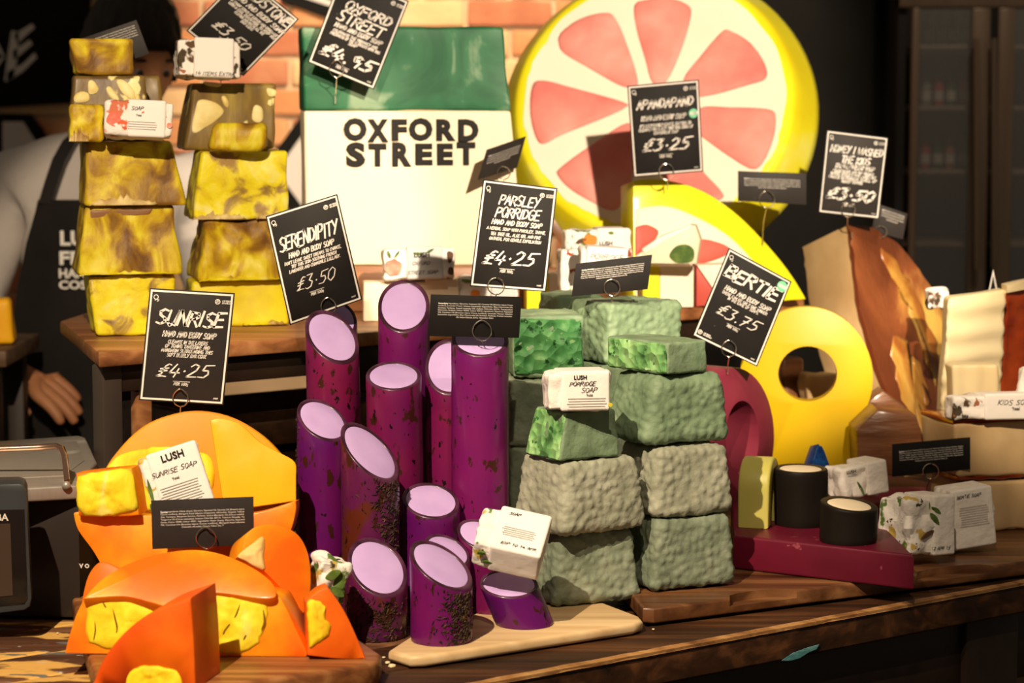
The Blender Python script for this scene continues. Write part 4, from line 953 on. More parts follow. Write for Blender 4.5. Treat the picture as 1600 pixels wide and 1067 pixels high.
# front half wheel
n7 = dirn(-3, 6); Y7 = G(300, 1024, BZ).y; p7 = P(300, 1024, Y7)
lower = pslab([(101, 1021, 's'), (106, 1000), (118, 962), (132, 934, 's'), (180, 926), (215, 932), (252, 943), (262, 944), (300, 930), (330, 922), (380, 924), (430, 930), (446, 948), (466, 990), (480, 1020), (476, 1028, 's')], p7, n7, .095, m_or, .007, 'body', crv=4)
n7b = dirn(-3, 48); p7b = RP(250, 934, p7, n7)
crown = pslab([(130, 935, 's'), (158, 905), (200, 880), (250, 864), (305, 858), (350, 866), (395, 886), (424, 908), (432, 926), (426, 934), (400, 934), (360, 928), (330, 926), (300, 934), (262, 946), (240, 942), (200, 932), (165, 932)], p7b+n7b*.010, n7b, .030, m_or, .009, 'crown', crv=4)
cA = relief([(137, 950), (150, 936), (190, 932), (235, 944), (262, 958), (240, 985), (215, 1005), (190, 1014), (160, 1012), (136, 996)], p7+n7*.0005, n7, .0035, m_ycore, 'core', nz=.0025, jag=3, pw=6, ns=55)
cB = relief([(306, 934), (340, 927), (385, 929), (414, 938), (418, 958), (410, 990), (395, 1012), (365, 1022), (330, 1014), (314, 990), (308, 960)], p7+n7*.0005, n7, .0035, m_ycore, 'core', nz=.0025, jag=3, pw=6, ns=55)
m_crack = mat('dark_crack', (.20, .11, .01), rough=.9)
def cracks(lines, p0, n, h):
    ms = []
    for ln in lines:
        pts = [RP(x, y, p0+n*h, n) for x, y in curve_pts(ln, 3, False)]; k = len(pts)-1
        ms.append(tube([p+n*.0004*noise.noise(p*300) for p in pts], [.0003+.0009*math.sin(math.pi*i/k) for i in range(k+1)], m_crack, 'crack', sides=5))
    return join(ms, 'cracks', m_crack)
kA = cracks([[(176, 950), (180, 968), (183, 985), (176, 1000)], [(148, 970), (149, 985), (146, 1000)], [(203, 968), (206, 972)], [(160, 940), (166, 950)]], p7, n7, .0036)
kB = cracks([[(375, 944), (370, 958), (366, 966)], [(324, 952), (322, 966)], [(348, 990), (356, 978), (362, 972)], [(392, 970), (380, 975), (374, 982)], [(411, 952), (413, 972), (408, 984)], [(380, 1000), (386, 990)], [(330, 972), (340, 976)]], p7, n7, .0036)
clampz(BZ, lower)
thing('orange_soap_round', 'large orange half wheel at the front with two creamy yellow cores showing', 'soap', [('crown', crown), ('core', cA, 'bright yellow crumbly core', [('cracks', kA)]), ('core', cB, 'bright yellow crumbly core', [('cracks', kB)])], root_mesh=lower, group=GO)
# front wedge: a quarter wheel, its curved rind to the left, cut side to the right
q8 = G(225, 1075, BZ).y; p8 = P(250, 1075, q8); n8 = dirn(-8, 3)
w8 = pslab([(140, 1082, 's'), (160, 1032), (195, 988), (240, 955), (298, 934, 's'), (303, 1000), (306, 1080, 's')], p8, n8, .05, m_or_d, .006, 'body', crv=5, off=Vector((.018, .085, 0)))
c8_ = relief([(196, 1080, 's'), (200, 1055), (214, 1042), (240, 1040), (270, 1046), (284, 1062), (286, 1080, 's')], p8+n8*.0005, n8, .003, m_ycore, 'core', nz=.0025, jag=3, pw=6)
clampz(BZ, w8, c8_)
thing('orange_soap_wedge', 'deep orange quarter wedge at the very front left with a sliver of yellow core', 'soap', [('core', c8_, 'sliver of yellow core')], root_mesh=w8, group=GO)
q9 = G(530, 1030, BZ).y; p9 = P(530, 1030, q9); n9 = dirn(8, 6)
w9 = pslab([(481, 1024, 's'), (480, 990), (478, 940, 's'), (496, 924), (512, 917, 's'), (540, 958), (570, 1026), (566, 1034, 's')], p9, n9, .05, m_or_d, .006, 'body', crv=4)
c9 = relief([(480, 944), (492, 938), (508, 946), (508, 962), (516, 976), (514, 992), (498, 1004), (484, 1010), (482, 980)], p9+n9*.0005, n9, .0035, m_ycore, 'core', nz=.0025, jag=3, pw=6)
clampz(BZ, w9, c9)
thing('orange_soap_wedge', 'upright orange wedge with crumbling yellow left edge, right end of the chopping board', 'soap', [('core', c9, 'crumbling yellow core')], root_mesh=w9, group=GO)

# ---------------------------------------------------------------- coloured piece soaps on the walnut board
m_crim = mat('crimson_soap', [(.3, (.085, .003, .014)), (.7, (.14, .006, .024))], scale=8, rough=.45, bump=.15, bscale=40, coat=.08, spots=[(50, .66, .70, (.26, .05, .07), (1, 1, 1))])
m_rose = mat('rose_crimson_soap', [(.3, (.15, .014, .032)), (.7, (.23, .03, .055))], scale=7, rough=.45, bump=.12, bscale=40)
m_yel = mat('lemon_yellow_soap', [(.3, (.58, .36, .002)), (.7, (.67, .44, .003))], scale=5, rough=.4, bump=.06, bscale=40, sss=.1, sssr=WAX)
m_ygr = mat('dull_yellow_green_soap', [(.3, (.46, .42, .09)), (.7, (.56, .50, .13))], scale=6, rough=.42)
m_blk = mat('black_soap', [(0, (.008, .006, .005)), (1, (.012, .009, .007))], scale=12, rough=.45, spec=.12)
m_kcore = mat('cream_soap_core', [(0, (.72, .60, .42)), (1, (.80, .68, .50))], scale=20, rough=.6)
m_blue = mat('blue_glitter_soap', [(.4, (.004, .03, .14)), (.7, (.01, .08, .30))], scale=120, rough=.3)
SZ = .0725
c_fl, c_fr = G(1147, 836, SZ), G(1428, 867, SZ)
slab1 = prism([c_fl, c_fr, Vector((.530, 3.42, SZ)), Vector((.505, 3.56, SZ)), Vector((.33, 3.60, SZ))], Vector((0, 0, -(SZ-WZ-.0005))), m_crim, .004, 'body', seg=3)
thing('crimson_soap_slab', 'dark crimson triangular soap slab overhanging the walnut board, two black cylinders on it', 'soap', [], root_mesh=slab1, group='crimson soap slabs')
b0 = Vector((.50, 3.585, WZ+.0005))
s2z = P(1384, 742, 3.78).z
slab2 = prism([G(1290, 782, .066), G(1366, 786, .066), G(1482, 758, .066), G(1384, 742, .066)+Vector((0, .02, 0)), G(1300, 752, .066)], Vector((0, 0, -(.066-WZ-.0005))), m_rose, .004, 'body', seg=3)
thing('crimson_soap_slab', 'rose pink soap slab behind the wrapped soaps, below the black ingredient card', 'soap', [], root_mesh=slab2, group='crimson soap slabs')
GK = 'black soap cylinders'
cyl('taller black soap cylinder with cream core standing at the left on the crimson slab', 1252, 3.415, 42, 1251, 733, -.01, .02, SZ+.0005, m_blk, rim=.78, name='black_soap_cylinder', mc=m_kcore, mrim=m_blk, grp=GK)
cyl('shorter black soap cylinder with slanted cream core, right of the taller one', 1325, 3.285, 45, 1327, 789, -.10, .10, SZ+.0005, m_blk, rim=.76, name='black_soap_cylinder', mc=m_kcore, mrim=m_blk, grp=GK)
def ringslab(name, label, outer, inner, p0, n, t, m, off=None, bevel=.005, grp=None):
    o_ = [RP(p[0], p[1], p0, n) for p in outer]; i_ = [RP(p[0], p[1], p0, n) for p in inner]; of = off if off is not None else -n*t
    body = prism(o_, of, m, bevel, name, smooth=40)
    ci = [p + n*.03 for p in i_]
    hole = prism(ci, of*1.02+(-n*.06), m, 0, 'hole')
    me = cut(body, [hole], m, 40)
    thing(name, label, 'soap', [], root_mesh=me, group=grp)
def ell(cx, cy, rx, ry, n=40, a0=0, a1=360): return [(cx+rx*math.cos(math.radians(a0+(a1-a0)*i/n)), cy-ry*math.sin(math.radians(a0+(a1-a0)*i/n))) for i in range(n)]
# yellow keyhole shape
ny = dirn(-6, 3); py = P(1262, 700, 3.86)
zbot = 787
outer = ell(1260, 590, 104, 111, 36, -48, 225) + [(1187, 668), (1187, zbot), (1329, zbot), (1329, 672)]
ringslab('yellow_keyhole_soap', 'big bright yellow soap shaped like a ring on a straight stem', outer, ell(1262, 584, 46, 43), py, ny, .052, m_yel, bevel=.006)
# crimson ring seen from the side
nr = dirn(52, 0); pr = P(1160, 690, 3.66)
ringslab('crimson_ring_soap', 'thick crimson ring-shaped soap standing behind the right green tower', ell(1152, 682, 60, 108, 44), ell(1160, 684, 26, 58, 36), pr, nr, .085, m_rose, bevel=.006)
# pale yellow arch piece
za = SZ+.0005; ax_ = Vector((math.cos(math.radians(-16)), math.sin(math.radians(-16)), 0)); ap_ = Vector((-ax_.y, ax_.x, 0))
O_ = Vector((XU(1152, 3.385, za), 3.385, za)); ht = P(1175, 717, 3.40).z-za
A_ = lambda y, z: O_+ap_*y+EZ*z
pts = [A_(0, 0)]+[A_(.045-.045*math.cos(t), ht-.042+.042*math.sin(t)) for t in [math.pi*i/18 for i in range(19)]]+[A_(.09, 0), A_(.066, 0)]+[A_(.045+.021*math.cos(t), ht-.045+.021*math.sin(t)) for t in [math.pi*i/14 for i in range(15)]]+[A_(.024, 0)]
arch = prism(pts, ax_*.045, m_ygr, .004, 'yellow_arch_soap', seg=3)
thing('yellow_arch_soap', 'dull yellow arched soap standing left of the taller black cylinder', 'soap', [], root_mesh=arch)
# blue triangle
nb_ = dirn(20, 14); pb = P(1285, 740, 3.66)
bt = pslab([(1254, 772, 's'), (1277, 700), (1281, 697), (1288, 704), (1312, 772, 's')], pb, nb_, .03, m_blue, .004, 'body', crv=3)
thing('blue_soap_wedge', 'small pointed dark blue soap wedge in front of the yellow keyhole soap', 'soap', [], root_mesh=bt)

# ---------------------------------------------------------------- honey coloured soaps at the right
m_hface = mat('honeycomb_caramel_soap', [(.38, (.13, .035, .012)), (.49, (.25, .075, .025)), (.54, (.46, .20, .05)), (.60, (.74, .46, .10))], scale=5.5, detail=7, rough=.35, bump=.3, bscale=160, btype='voronoi', bdist=.002, stretch=(1, 1, .30), rot=(0, -.40, 0), coat=.3, dist=.7)
m_hcream = mat('honey_cream_soap', [(.3, (.36, .22, .10)), (.6, (.50, .34, .17)), (.8, (.62, .46, .26))], scale=9, rough=.5, bump=.25, bscale=20, coat=.1)
m_hcream2 = mat('pale_cream_soap', [(.3, (.78, .62, .34)), (.7, (.88, .76, .48))], scale=8, rough=.5, bump=.2, bscale=16)
m_hbrown = mat('caramel_brown_soap', [(.3, (.08, .03, .012)), (.6, (.20, .08, .035)), (.8, (.34, .16, .08))], scale=9, rough=.35, bump=.5, bscale=20, bdist=.01, coat=.3, stretch=(.5, 1, 3))
m_jelly = mat('red_honey_jelly', [(.3, (.16, .012, .004)), (.7, (.36, .05, .006))], scale=20, rough=.12, bump=.3, bscale=60, coat=.6)
hn_ = Vector((.60, -.74, .32)).normalized(); hp_ = P(1323, 352, 4.16)
face_px = [(1323, 352, 's'), (1360, 356), (1398, 378), (1440, 430), (1473, 488), (1471, 560), (1467, 690, 's'), (1440, 738, 's'), (1400, 660), (1362, 560), (1338, 470), (1330, 400)]
fp = curve_pts(face_px, 6)
w3 = [RP(u, v, hp_, hn_) for u, v in fp]
w3 = [Vector(p)+hn_*0+Vector((noise.noise(p*60), noise.noise(p*60+Vector((9, 0, 0))), 0))*.003 for p in w3]
off_h = -hn_*.115 + Vector((.0, 0, -.004))
hb = prism(w3, off_h, m_hcream, .003, 'cream_body', scale=.98)
hf = prism([p+hn_*.004 for p in w3], -hn_*.0035, m_hface, .0015, 'honeycomb_face')
clampz(.0015, hb)
# sticky amber seam along the ridge
seam = tube([p+hn_*.002 for p in w3[len(w3)-30:]+[w3[0]]], [.003+.0022*noise.noise(Vector((i*.9, 0, 0))) for i in range(31)], mat('dark_amber', (.10, .02, .006), rough=.3), 'amber_seam', sides=6)
m_streak = mat('amber_streak', [(.35, (.30, .10, .02)), (.5, (.52, .27, .05)), (.65, (.70, .46, .13))], scale=16, rough=.35, coat=.3, bump=.3, bscale=160, btype='voronoi', detail=7, dist=.6, stretch=(1, 1, .4))
stk = [relief(p, hp_+hn_*.0042, hn_, .0012, m_streak, 'amber_streak', jag=10, pw=6) for p in ([(1378, 396), (1394, 400), (1420, 442), (1444, 492), (1464, 545), (1466, 604), (1450, 566), (1426, 506), (1400, 450)],
   [(1394, 524), (1410, 530), (1430, 570), (1448, 640), (1458, 694), (1446, 706), (1424, 650), (1402, 590)], [(1424, 560), (1436, 566), (1450, 610), (1452, 640), (1438, 610)])]
thing('honeycomb_soap_wedge', 'huge caramel soap wedge with honeycomb-patterned face and cream sides, leaning at the right', 'soap', [('honeycomb_face', hf, 'marbled caramel honeycomb face', [('amber_streak', s_, 'yellow amber streak') for s_ in stk]), ('amber_seam', seam, 'sticky amber seam')], root_mesh=hb)
def ruffle(s, amp=.004, f=120):
    def g(co, nn): return noise.noise(co*18+Vector((s, 0, 0)))*.003 + (amp*math.sin(co.x*f+s)*.5 if abs(nn.y) > .4 else 0)
    return g
GH = 'cream honey soap blocks'
q1 = blk('honey_soap_block', 'cream honey soap block at the bottom of the right-hand stack, cut by the frame', m_hcream, (1500, 1720), 3.60, WZ+.0005, 755, (1508, 1720), 14, .13, disp=ruffle(1), group=GH, n=(24, 6, 10), inset=.003)
j1 = blk('honey_soap_block', 'middle cream honey soap block below the wrapped soap at the right edge', m_hcream, (1496, 1720), 3.60, q1+.008, 662, (1490, 1720), 14, .13, disp=ruffle(2, .002), group=GH, n=(24, 6, 10), inset=.003,
         parts=lambda c8, b, a: [('amber_jelly', rbox([c8[0]+b*.006-EZ*.0058, c8[1]+b*.006-EZ*.0058, c8[2]-EZ*.0058, c8[3]-EZ*.0058, c8[0]+b*.002+EZ*.001, c8[1]+b*.002+EZ*.001, c8[2]+EZ*.001, c8[3]+EZ*.001], .002, (30, 3, 1), 'amber_jelly', m_jelly, lump(90, .003, 5))),
                                 ('amber_jelly', rbox([c8[4]+b*.003-EZ*.002, c8[5]+b*.003-EZ*.002, c8[6]-EZ*.002, c8[7]-EZ*.002, c8[4]+b*.002+EZ*.005, c8[5]+b*.002+EZ*.005, c8[6]+EZ*.005, c8[7]+EZ*.005], .002, (30, 3, 1), 'amber_jelly', m_jelly, lump(90, .002, 6)))])
JT = j1+.0055
# tall ruffled slab behind with jelly side
def slabY(pxs, Y, t, m, name, bev=.004, off=None, dx=0): return prism([P(u, v, Y) for u, v in pxs], off if off is not None else Vector((dx, t, 0)), m, bev, name)
rc_ = rbox([P(1468, 690, 3.83), P(1560, 690, 3.86), P(1560, 690, 3.86)+Vector((0, .05, 0)), P(1468, 690, 3.83)+Vector((0, .05, 0)), P(1483, 466, 3.84), P(1573, 453, 3.87), P(1573, 453, 3.87)+Vector((0, .05, 0)), P(1483, 466, 3.84)+Vector((0, .05, 0))],
           .006, (24, 4, 34), 'cream_body', m_hcream2, lambda co, nn: (.0025*math.sin(co.z*170+noise.noise(co*10)*3) if nn.y < -.3 else 0)+noise.noise(co*14)*.003)
jr = rbox([P(1559, 690, 3.865), P(1700, 690, 3.95), P(1700, 690, 3.95)+Vector((0, .05, 0)), P(1559, 690, 3.865)+Vector((0, .05, 0)), P(1574, 452, 3.87), P(1690, 430, 3.95), P(1690, 430, 3.95)+Vector((0, .05, 0)), P(1574, 452, 3.87)+Vector((0, .05, 0))],
          .006, (14, 3, 26), 'amber_jelly_side', m_jelly, lump(50, .005, 8))
tr_ = prism([P(1574, 447, 3.86), P(1600, 441, 3.87), P(1690, 424, 3.93), P(1690, 436, 3.93), P(1574, 458, 3.86)], Vector((0, .05, 0)), m_hcream2, .002, 'cream_rim')
thing('honey_soap_slab', 'tall ruffled cream soap slab with red jelly side at the right edge', 'soap', [('amber_jelly_side', jr, 'glossy red jelly side'), ('cream_rim', tr_)], root_mesh=rc_, group=GH)
blk('honey_soap_block', 'small cream soap block in front of the tall ruffled slab, above the wrapped soap', m_hcream2, (1492, 1562), 3.70, JT+.0005, 570, (1486, 1560), 4, .05, disp=ruffle(3, .003, 200), group=GH, n=(10, 4, 8), inset=.0)
# chocolate brown chunks under and behind the big wedge
GB = 'caramel brown soap chunks'
for pxs, Y, t, lab in (([(1341, 742), (1338, 672), (1372, 640), (1432, 650), (1450, 700), (1448, 745)], 3.745, .09, 'glossy caramel brown soap chunk under the big honeycomb wedge'),
                       ([(1336, 660), (1338, 640), (1380, 610), (1420, 640), (1410, 672), (1350, 690)], 3.93, .06, 'smaller caramel soap chunk between the keyhole soap and the honeycomb wedge')):
    z_ = None
    me = slabY(pxs, Y, t, m_hbrown, 'body', .006)
    thing('caramel_soap_chunk', lab, 'soap', [], root_mesh=me, group=GB)
for (u, Y, z0, vt, lab, m_) in (((1215, 1262), 4.02, WZ, 640, 'crumbly cream and brown soap chunk seen low through the hole of the yellow keyhole', m_hcream),
                            ((1262, 1318), 4.05, WZ, 585, 'pinkish cream soap chunk seen at the right in the hole of the yellow keyhole', m_hcream),
                            ((1222, 1256), 4.10, WZ, 560, 'brown soap chunk seen at the top left in the hole of the yellow keyhole', m_hbrown)):
    blk('caramel_soap_chunk', lab, m_, u, Y, z0+.0005, vt, u, 12, .05, disp=lump(40, .006, u[0]), group=GB, n=(8, 4, 14), inset=0)
# ---------------------------------------------------------------- price cards, ingredient cards and their wire holders
def price_card(label, px, Y, lines, price, title_th=.0028, lit=False, sticker=None, badge_bl=False, dim=False, Ys=None):
    Ys = Ys or (Y,)*4
    c = [P(u, v, y) for (u, v), y in zip(px, Ys)]
    f = bilin(c); n = (c[1]-c[0]).cross(c[2]-c[0]).normalized()
    if n.y > 0: n = -n
    W = (c[1]-c[0]).length; Hh = (c[3]-c[0]).length; s = W/.105
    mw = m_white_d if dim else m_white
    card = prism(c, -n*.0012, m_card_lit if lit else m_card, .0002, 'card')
    ins = .016; bw = .022; a = Hh/W
    V = [f(ins, ins/a), f(1-ins, ins/a), f(1-ins, 1-ins/a), f(ins, 1-ins/a), f(ins+bw, (ins+bw)/a), f(1-ins-bw, (ins+bw)/a), f(1-ins-bw, 1-(ins+bw)/a), f(ins+bw, 1-(ins+bw)/a)]
    brd = mesh_from('border', [v+n*.0005 for v in V], [(0, 1, 5, 4), (1, 2, 6, 5), (2, 3, 7, 6), (3, 0, 4, 7)], mw)
    parts = [('border', brd)]
    tm = []
    for (txt, cx, cy, wd, ht, th) in lines: tm.append((txt, cx, cy, wd, ht, th))
    for i, (txt, cx, cy, wd, ht, th) in enumerate(tm):
        parts.append(('lettering', strokes(txt, cx, cy, wd, ht, th*s, f, n, wob=.05 if ht > .07 else .02, m=mw)))
    if price:
        txt, cx, cy, wd, ht, th = price
        parts.append(('price_lettering', strokes(txt, cx, cy, wd, ht, th*s, f, n, slant=.35, wob=.06, m=mw)))
        px_, py_ = cx-.02, cy+ht/2+.05
        ul = [f(px_-.10, py_-.012), f(px_+.10, py_-.012), f(px_+.10, py_-.008), f(px_-.10, py_-.008)]
        parts.append(('underline', mesh_from('underline', [v+n*.0006 for v in ul], [(0, 1, 2, 3)], mw)))
        parts.append(('lettering', strokes('PER 100g', px_, py_+.012, .17, .024, .0009*s, f, n, m=mw)))
    # small round marks in the corners
    def ring_mark(cx, cy, r):
        N = 16; V = []; Fc = []
        for k in range(N):
            an = 2*math.pi*k/N
            for q in (r, r*.72): V.append(f(cx+q*math.cos(an), cy+q*math.sin(an)/a)+n*.0006)
        for k in range(N): Fc.append((2*k, 2*((k+1) % N), 2*((k+1) % N)+1, 2*k+1))
        return mesh_from('mark', V, Fc, mw)
    parts.append(('mark', ring_mark(.085, .075, .030))); parts.append(('lettering', strokes('vg', .10, .095, .05, .022, .0010*s, f, n, m=mw)))
    bx, by = (.10, .93) if badge_bl else (.83, .085)
    parts.append(('mark', ring_mark(bx-.02, by, .032))); parts.append(('lettering', strokes('R', bx-.02, by, .022, .022, .0009*s, f, n, m=mw)))
    parts.append(('lettering', strokes('NOT TESTED', bx+.085, by-.008, .10, .012, .0008*s, f, n, m=mw))); parts.append(('lettering', strokes('ON ANIMALS', bx+.095, by+.010, .12, .012, .0008*s, f, n, m=mw)))
    parts.append(('lettering', strokes('UK/IE', .90, .945, .05, .010, .0008*s, f, n, m=mw)))
    if sticker:
        cx, cy, r = sticker; N = 24
        V = [f(cx, cy)+n*.0012]+[f(cx+r*math.cos(2*math.pi*k/N), cy+r*math.sin(2*math.pi*k/N)/a)+n*.0009 for k in range(N)]
        V += [f(cx+r*math.cos(2*math.pi*k/N), cy+r*math.sin(2*math.pi*k/N)/a) for k in range(N)]
        st = mesh_from('sticker', V, [(0, 1+k, 1+(k+1) % N) for k in range(N)]+[(1+k, 1+N+k, 1+N+(k+1) % N, 1+(k+1) % N) for k in range(N)], mat('green_sticker', (.13, .46, .25), rough=.5))
        parts.append(('sticker', st, 'round green sticker', [('lettering', strokes('VEGAN', cx, cy, r*1.5, r*.45, .0011*s, f, n, m=m_white, lift=.0015))]))
    thing('price_card', label, 'price card', parts, group='black price cards', root_mesh=card)
    return c, n
def ingredient_card(label, px, Y, title, body, Ys=None, lit=False, nl=7, top=.2, bot=.6, x0=.09, x1=.91, clear=False):
    Ys = Ys or (Y,)*4
    c = [P(u, v, y) for (u, v), y in zip(px, Ys)]; f = bilin(c); n = (c[1]-c[0]).cross(c[2]-c[0]).normalized()
    if n.y > 0: n = -n
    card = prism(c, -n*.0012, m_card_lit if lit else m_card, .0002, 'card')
    ex = (c[1]-c[0]); ey = (c[0]-c[3]); W = ex.length; Hh = ey.length
    words = (body+' '+body+' '+body).split(); per = 82; ls = []; cur = ''
    for w_ in words:
        if len(cur)+len(w_)+1 > per: ls.append(cur); cur = w_
        else: cur = (cur+' '+w_).strip()
        if len(ls) >= nl: break
    ls = ls[:nl]; ls[-1] = ls[-1][:46]
    ms = []
    dl = (bot-top)/nl
    for i, t in enumerate(ls):
        cy = top+(i+.5)*dl; x00 = x0
        if i == 0: x00 = x0+.105*(len(title)/10)
        wd = (x1-x00)*W; cx = (x00+x1)/2
        if i == nl-1: wd = (x1-x0)*W*.5; cx = (x0+x1)/2
        ms.append(typeset(t, f(cx, cy), ex, ey, n, width=wd, height=Hh*dl*.78, lift=.0006, off=.012))
    txt = join(ms, 'small_print', m_white_d)
    tt = typeset(title, f(x0+.05*(len(title)/10), top+.5*dl), ex, ey, n, width=.10*W*len(title)/10, height=Hh*dl*.85, lift=.0006, off=.03, m=m_white)
    thing('ingredient_card', label, 'card', [('small_print', txt), ('title', tt)], group='black ingredient cards', root_mesh=card)
    return c, n
def holder(label, u, v, Y, rpx, foot, squash=1.0, point=False, swing=0, foot_uv=None):
    """wire holder: a ring that grips the card and a stem pushed into the soap at world point foot"""
    c = P(u, v, Y-.004); r = rpx/F*Y
    pts = []
    N = 26
    for i in range(N+1):
        a = math.radians(-90+14+(360-28)*i/N)
        rr = r*(1+(.12*max(0, math.sin(a))**8 if point else 0))
        pts.append(c+Vector((rr*math.cos(a)*squash, (-.0035 if i < N*.5 else .0005)+.000*i, rr*math.sin(a))))
    f = Vector(foot)
    neck = c+Vector((0, 0, -r*1.08))
    mid = (neck+f)/2+Vector((.002*swing, 0, 0))
    stem = [neck, mid, f, f+Vector((0, 0, -.012))]
    p = [c+Vector((0, .002, -r*1.02))] + pts + [neck+Vector((0, 0, 0))] + stem[1:]
    thing('wire_card_holder', label, 'holder', [], group='wire card holders', root_mesh=tube(p, .0009, m_wire, 'wire', sides=6), base=f)
BODY = {
 'Sunrise': 'Ingredients: Water (Aqua), Glycerine, Rapeseed Oil, Coconut Oil (Brassica napus; Cocos nucifera), Marigold Petal Infusion (Calendula officinalis), Organic Yellow Zea, Turmeric, Marjoram Extract, Perfume, Sicilian Mandarin Oil (Citrus nobilis), Tangerine Oil (Citrus reticulata), Sodium Chloride, EDTA, Titanium Dioxide, Tin Oxide, Colour 47000, Colour 42051.',
 'Serendipity': 'Ingredients: Glycerine, Rapeseed Oil, Coconut Oil (Brassica napus; Cocos nucifera), Lavender Flower Infusion (Lavandula angustifolia), Blue Chamomile Oil, Sorbitol, Perfume, French Lavender Oil, Sodium Chloride, EDTA, Tetrasodium Etidronate, Linalool, Colour 42090, Colour 45410.',
 'Parsley Porridge': 'Ingredients: Fresh Parsley Infusion (Petroselinum sativum), Rapeseed Oil, Coconut Oil, Oatmeal, Aloe Vera Gel, Propylene Glycol, Tea Tree Oil, Perfume, Sodium Hydroxide, Linalool, EDTA.',
 'Bertie': 'Ingredients: Rapeseed Oil, Coconut Oil, Glycerine, Water (Aqua), Perfume, Sodium Stearate, Sodium Lauryl Sulfate, Gardenia Extract, Titanium Dioxide, Colour 77891, Colour 17200, Sodium Chloride.'}
px_ = 'X'
# SUNRISE
c, n = price_card('black price card reading SUNRISE, £4.25, above the orange soaps', [(234, 450), (367, 458), (349, 633), (217, 625)], 3.165,
    [('SUNRISE', .52, .25, .78, .130, .0032), ('HAND AND BODY SOAP', .52, .395, .62, .050, .0016), ('CLEANSE IN THE LAYERS', .51, .462, .46, .030, .0010), ('OF TONING TANGERINE AND', .51, .500, .52, .030, .0010),
     ('MANDARIN SURROUNDING THIS', .51, .540, .60, .030, .0010), ('SOFT BUBBLY BAR CORK', .51, .580, .46, .030, .0010)], ('£4·25', .50, .715, .60, .115, .0018), lit=True)
holder('wire holder whose ring grips the SUNRISE card', 282, 622, 3.165, 13, P(281, 648, 3.17), .95, True)
# SERENDIPITY
price_card('black price card reading SERENDIPITY, £3.50, leaning left above the purple cylinders', [(415, 338), (527, 303), (566, 468), (453, 508)], 3.36,
    [('SERENDIPITY', .50, .285, .80, .125, .0026), ('HAND AND BODY SOAP', .50, .405, .62, .048, .0014), ("DON'T LEAVE SWEET DREAMS TO CHANCE,", .50, .465, .78, .028, .0009), ('TRY THIS SKIN-SOOTHING FRENCH', .50, .505, .62, .028, .0009),
     ('LAVENDER AND CHAMOMILE LULLABY.', .50, .545, .70, .028, .0009)], ('£3·50', .47, .68, .52, .115, .0013), dim=True)
holder('wire holder whose ring grips the SERENDIPITY card', 513, 479, 3.36, 12.5, P(516, 500, 3.345), .95, True)
# PARSLEY PORRIDGE
price_card('black price card reading PARSLEY PORRIDGE, £4.25, in the middle of the display', [(755, 280), (871, 294), (853, 456), (734, 447)], 3.42,
    [('PARSLEY', .52, .165, .52, .095, .0022), ('PORRIDGE', .52, .285, .58, .095, .0022), ('HAND AND BODY SOAP', .52, .378, .66, .046, .0014), ('A HERBAL SOAP WITH PARSLEY, THYME,', .52, .440, .78, .028, .0009), ('TEA TREE OIL, ALOE GEL AND FINE', .52, .490, .66, .028, .0009),
     ('OATMEAL FOR GENTLE EXFOLIATION', .52, .535, .68, .028, .0009)], ('£4·25', .48, .71, .66, .125, .0025), dim=True)
holder('wire holder whose ring grips the PARSLEY PORRIDGE card', 775, 447, 3.42, 13, P(776, 480, 3.42), 1.0)
# APANDAPAND
price_card('black price card reading APANDAPAND, £3.25, in front of the grapefruit wheel', [(980, 134), (1092, 124), (1099, 268), (990, 277)], 4.04,
    [('APANDAPAND', .51, .225, .78, .095, .0026), ('HAND AND BODY SOAP', .48, .375, .62, .050, .0020), ("IT'S ONLY PARTLY ORANGE, DRAWERS TO", .50, .455, .72, .032, .0012), ('CLEAN UP YOUR ACT WITH THIS CITRUSY', .50, .497, .76, .032, .0012), ('GRAPEFRUIT SOAP', .50, .540, .34, .032, .0012)],
    ('£3·25', .50, .675, .64, .125, .0028), dim=True, sticker=(.90, .36, .065))
holder('wire holder whose ring grips the APANDAPAND card', 1041, 268, 4.04, 12, P(1043, 285, 4.08), .95)
# BERTIE
price_card('black price card reading BERTIE, £3.75, tilted to the right above the crimson ring', [(1139, 387), (1237, 440), (1183, 573), (1082, 524)], 3.60,
    [('BERTIE', .50, .215, .80, .135, .0040), ('HAND AND BODY SOAP', .52, .385, .70, .050, .0016), ('THERE CAN BE ONLY ONE WINNER', .50, .44, .70, .030, .0010), ('IN THE GAME OF SOAPS.', .50, .475, .48, .030, .0010)], ('£3.75', .50, .62, .60, .120, .0017), dim=True,
    sticker=(.90, .095, .075), badge_bl=True)
holder('wire holder whose ring grips the BERTIE card', 1139, 545, 3.60, 12, P(1137, 572, 3.62), .95, True)
# HONEY
price_card('black price card reading HONEY I WASHED THE KIDS, £3.50, above the honeycomb wedge', [(1292, 203), (1388, 215), (1373, 342), (1279, 332)], 4.10,
    [('HONEY I WASHED', .52, .205, .84, .085, .0024), ('THE KIDS', .52, .325, .46, .085, .0026), ('HAND AND BODY SOAP', .52, .41, .62, .050, .0024), ('WHOLE HONEY, OUR TOP SELLING', .50, .470, .66, .032, .0014), ('TOFFEE SMELLING SOAP, MAKES THE', .50, .510, .74, .032, .0014), ('WHOLE BATHROOM SMELL OF', .50, .550, .78, .032, .0014), ('HONEY TOFFEE', .50, .590, .34, .032, .0014)],
    ('£3·50', .50, .745, .74, .135, .0042), lit=True)
holder('wire holder whose ring grips the HONEY I WASHED THE KIDS card', 1325, 328, 4.10, 10.5, P(1331, 362, 4.14), 1.0, swing=-2)
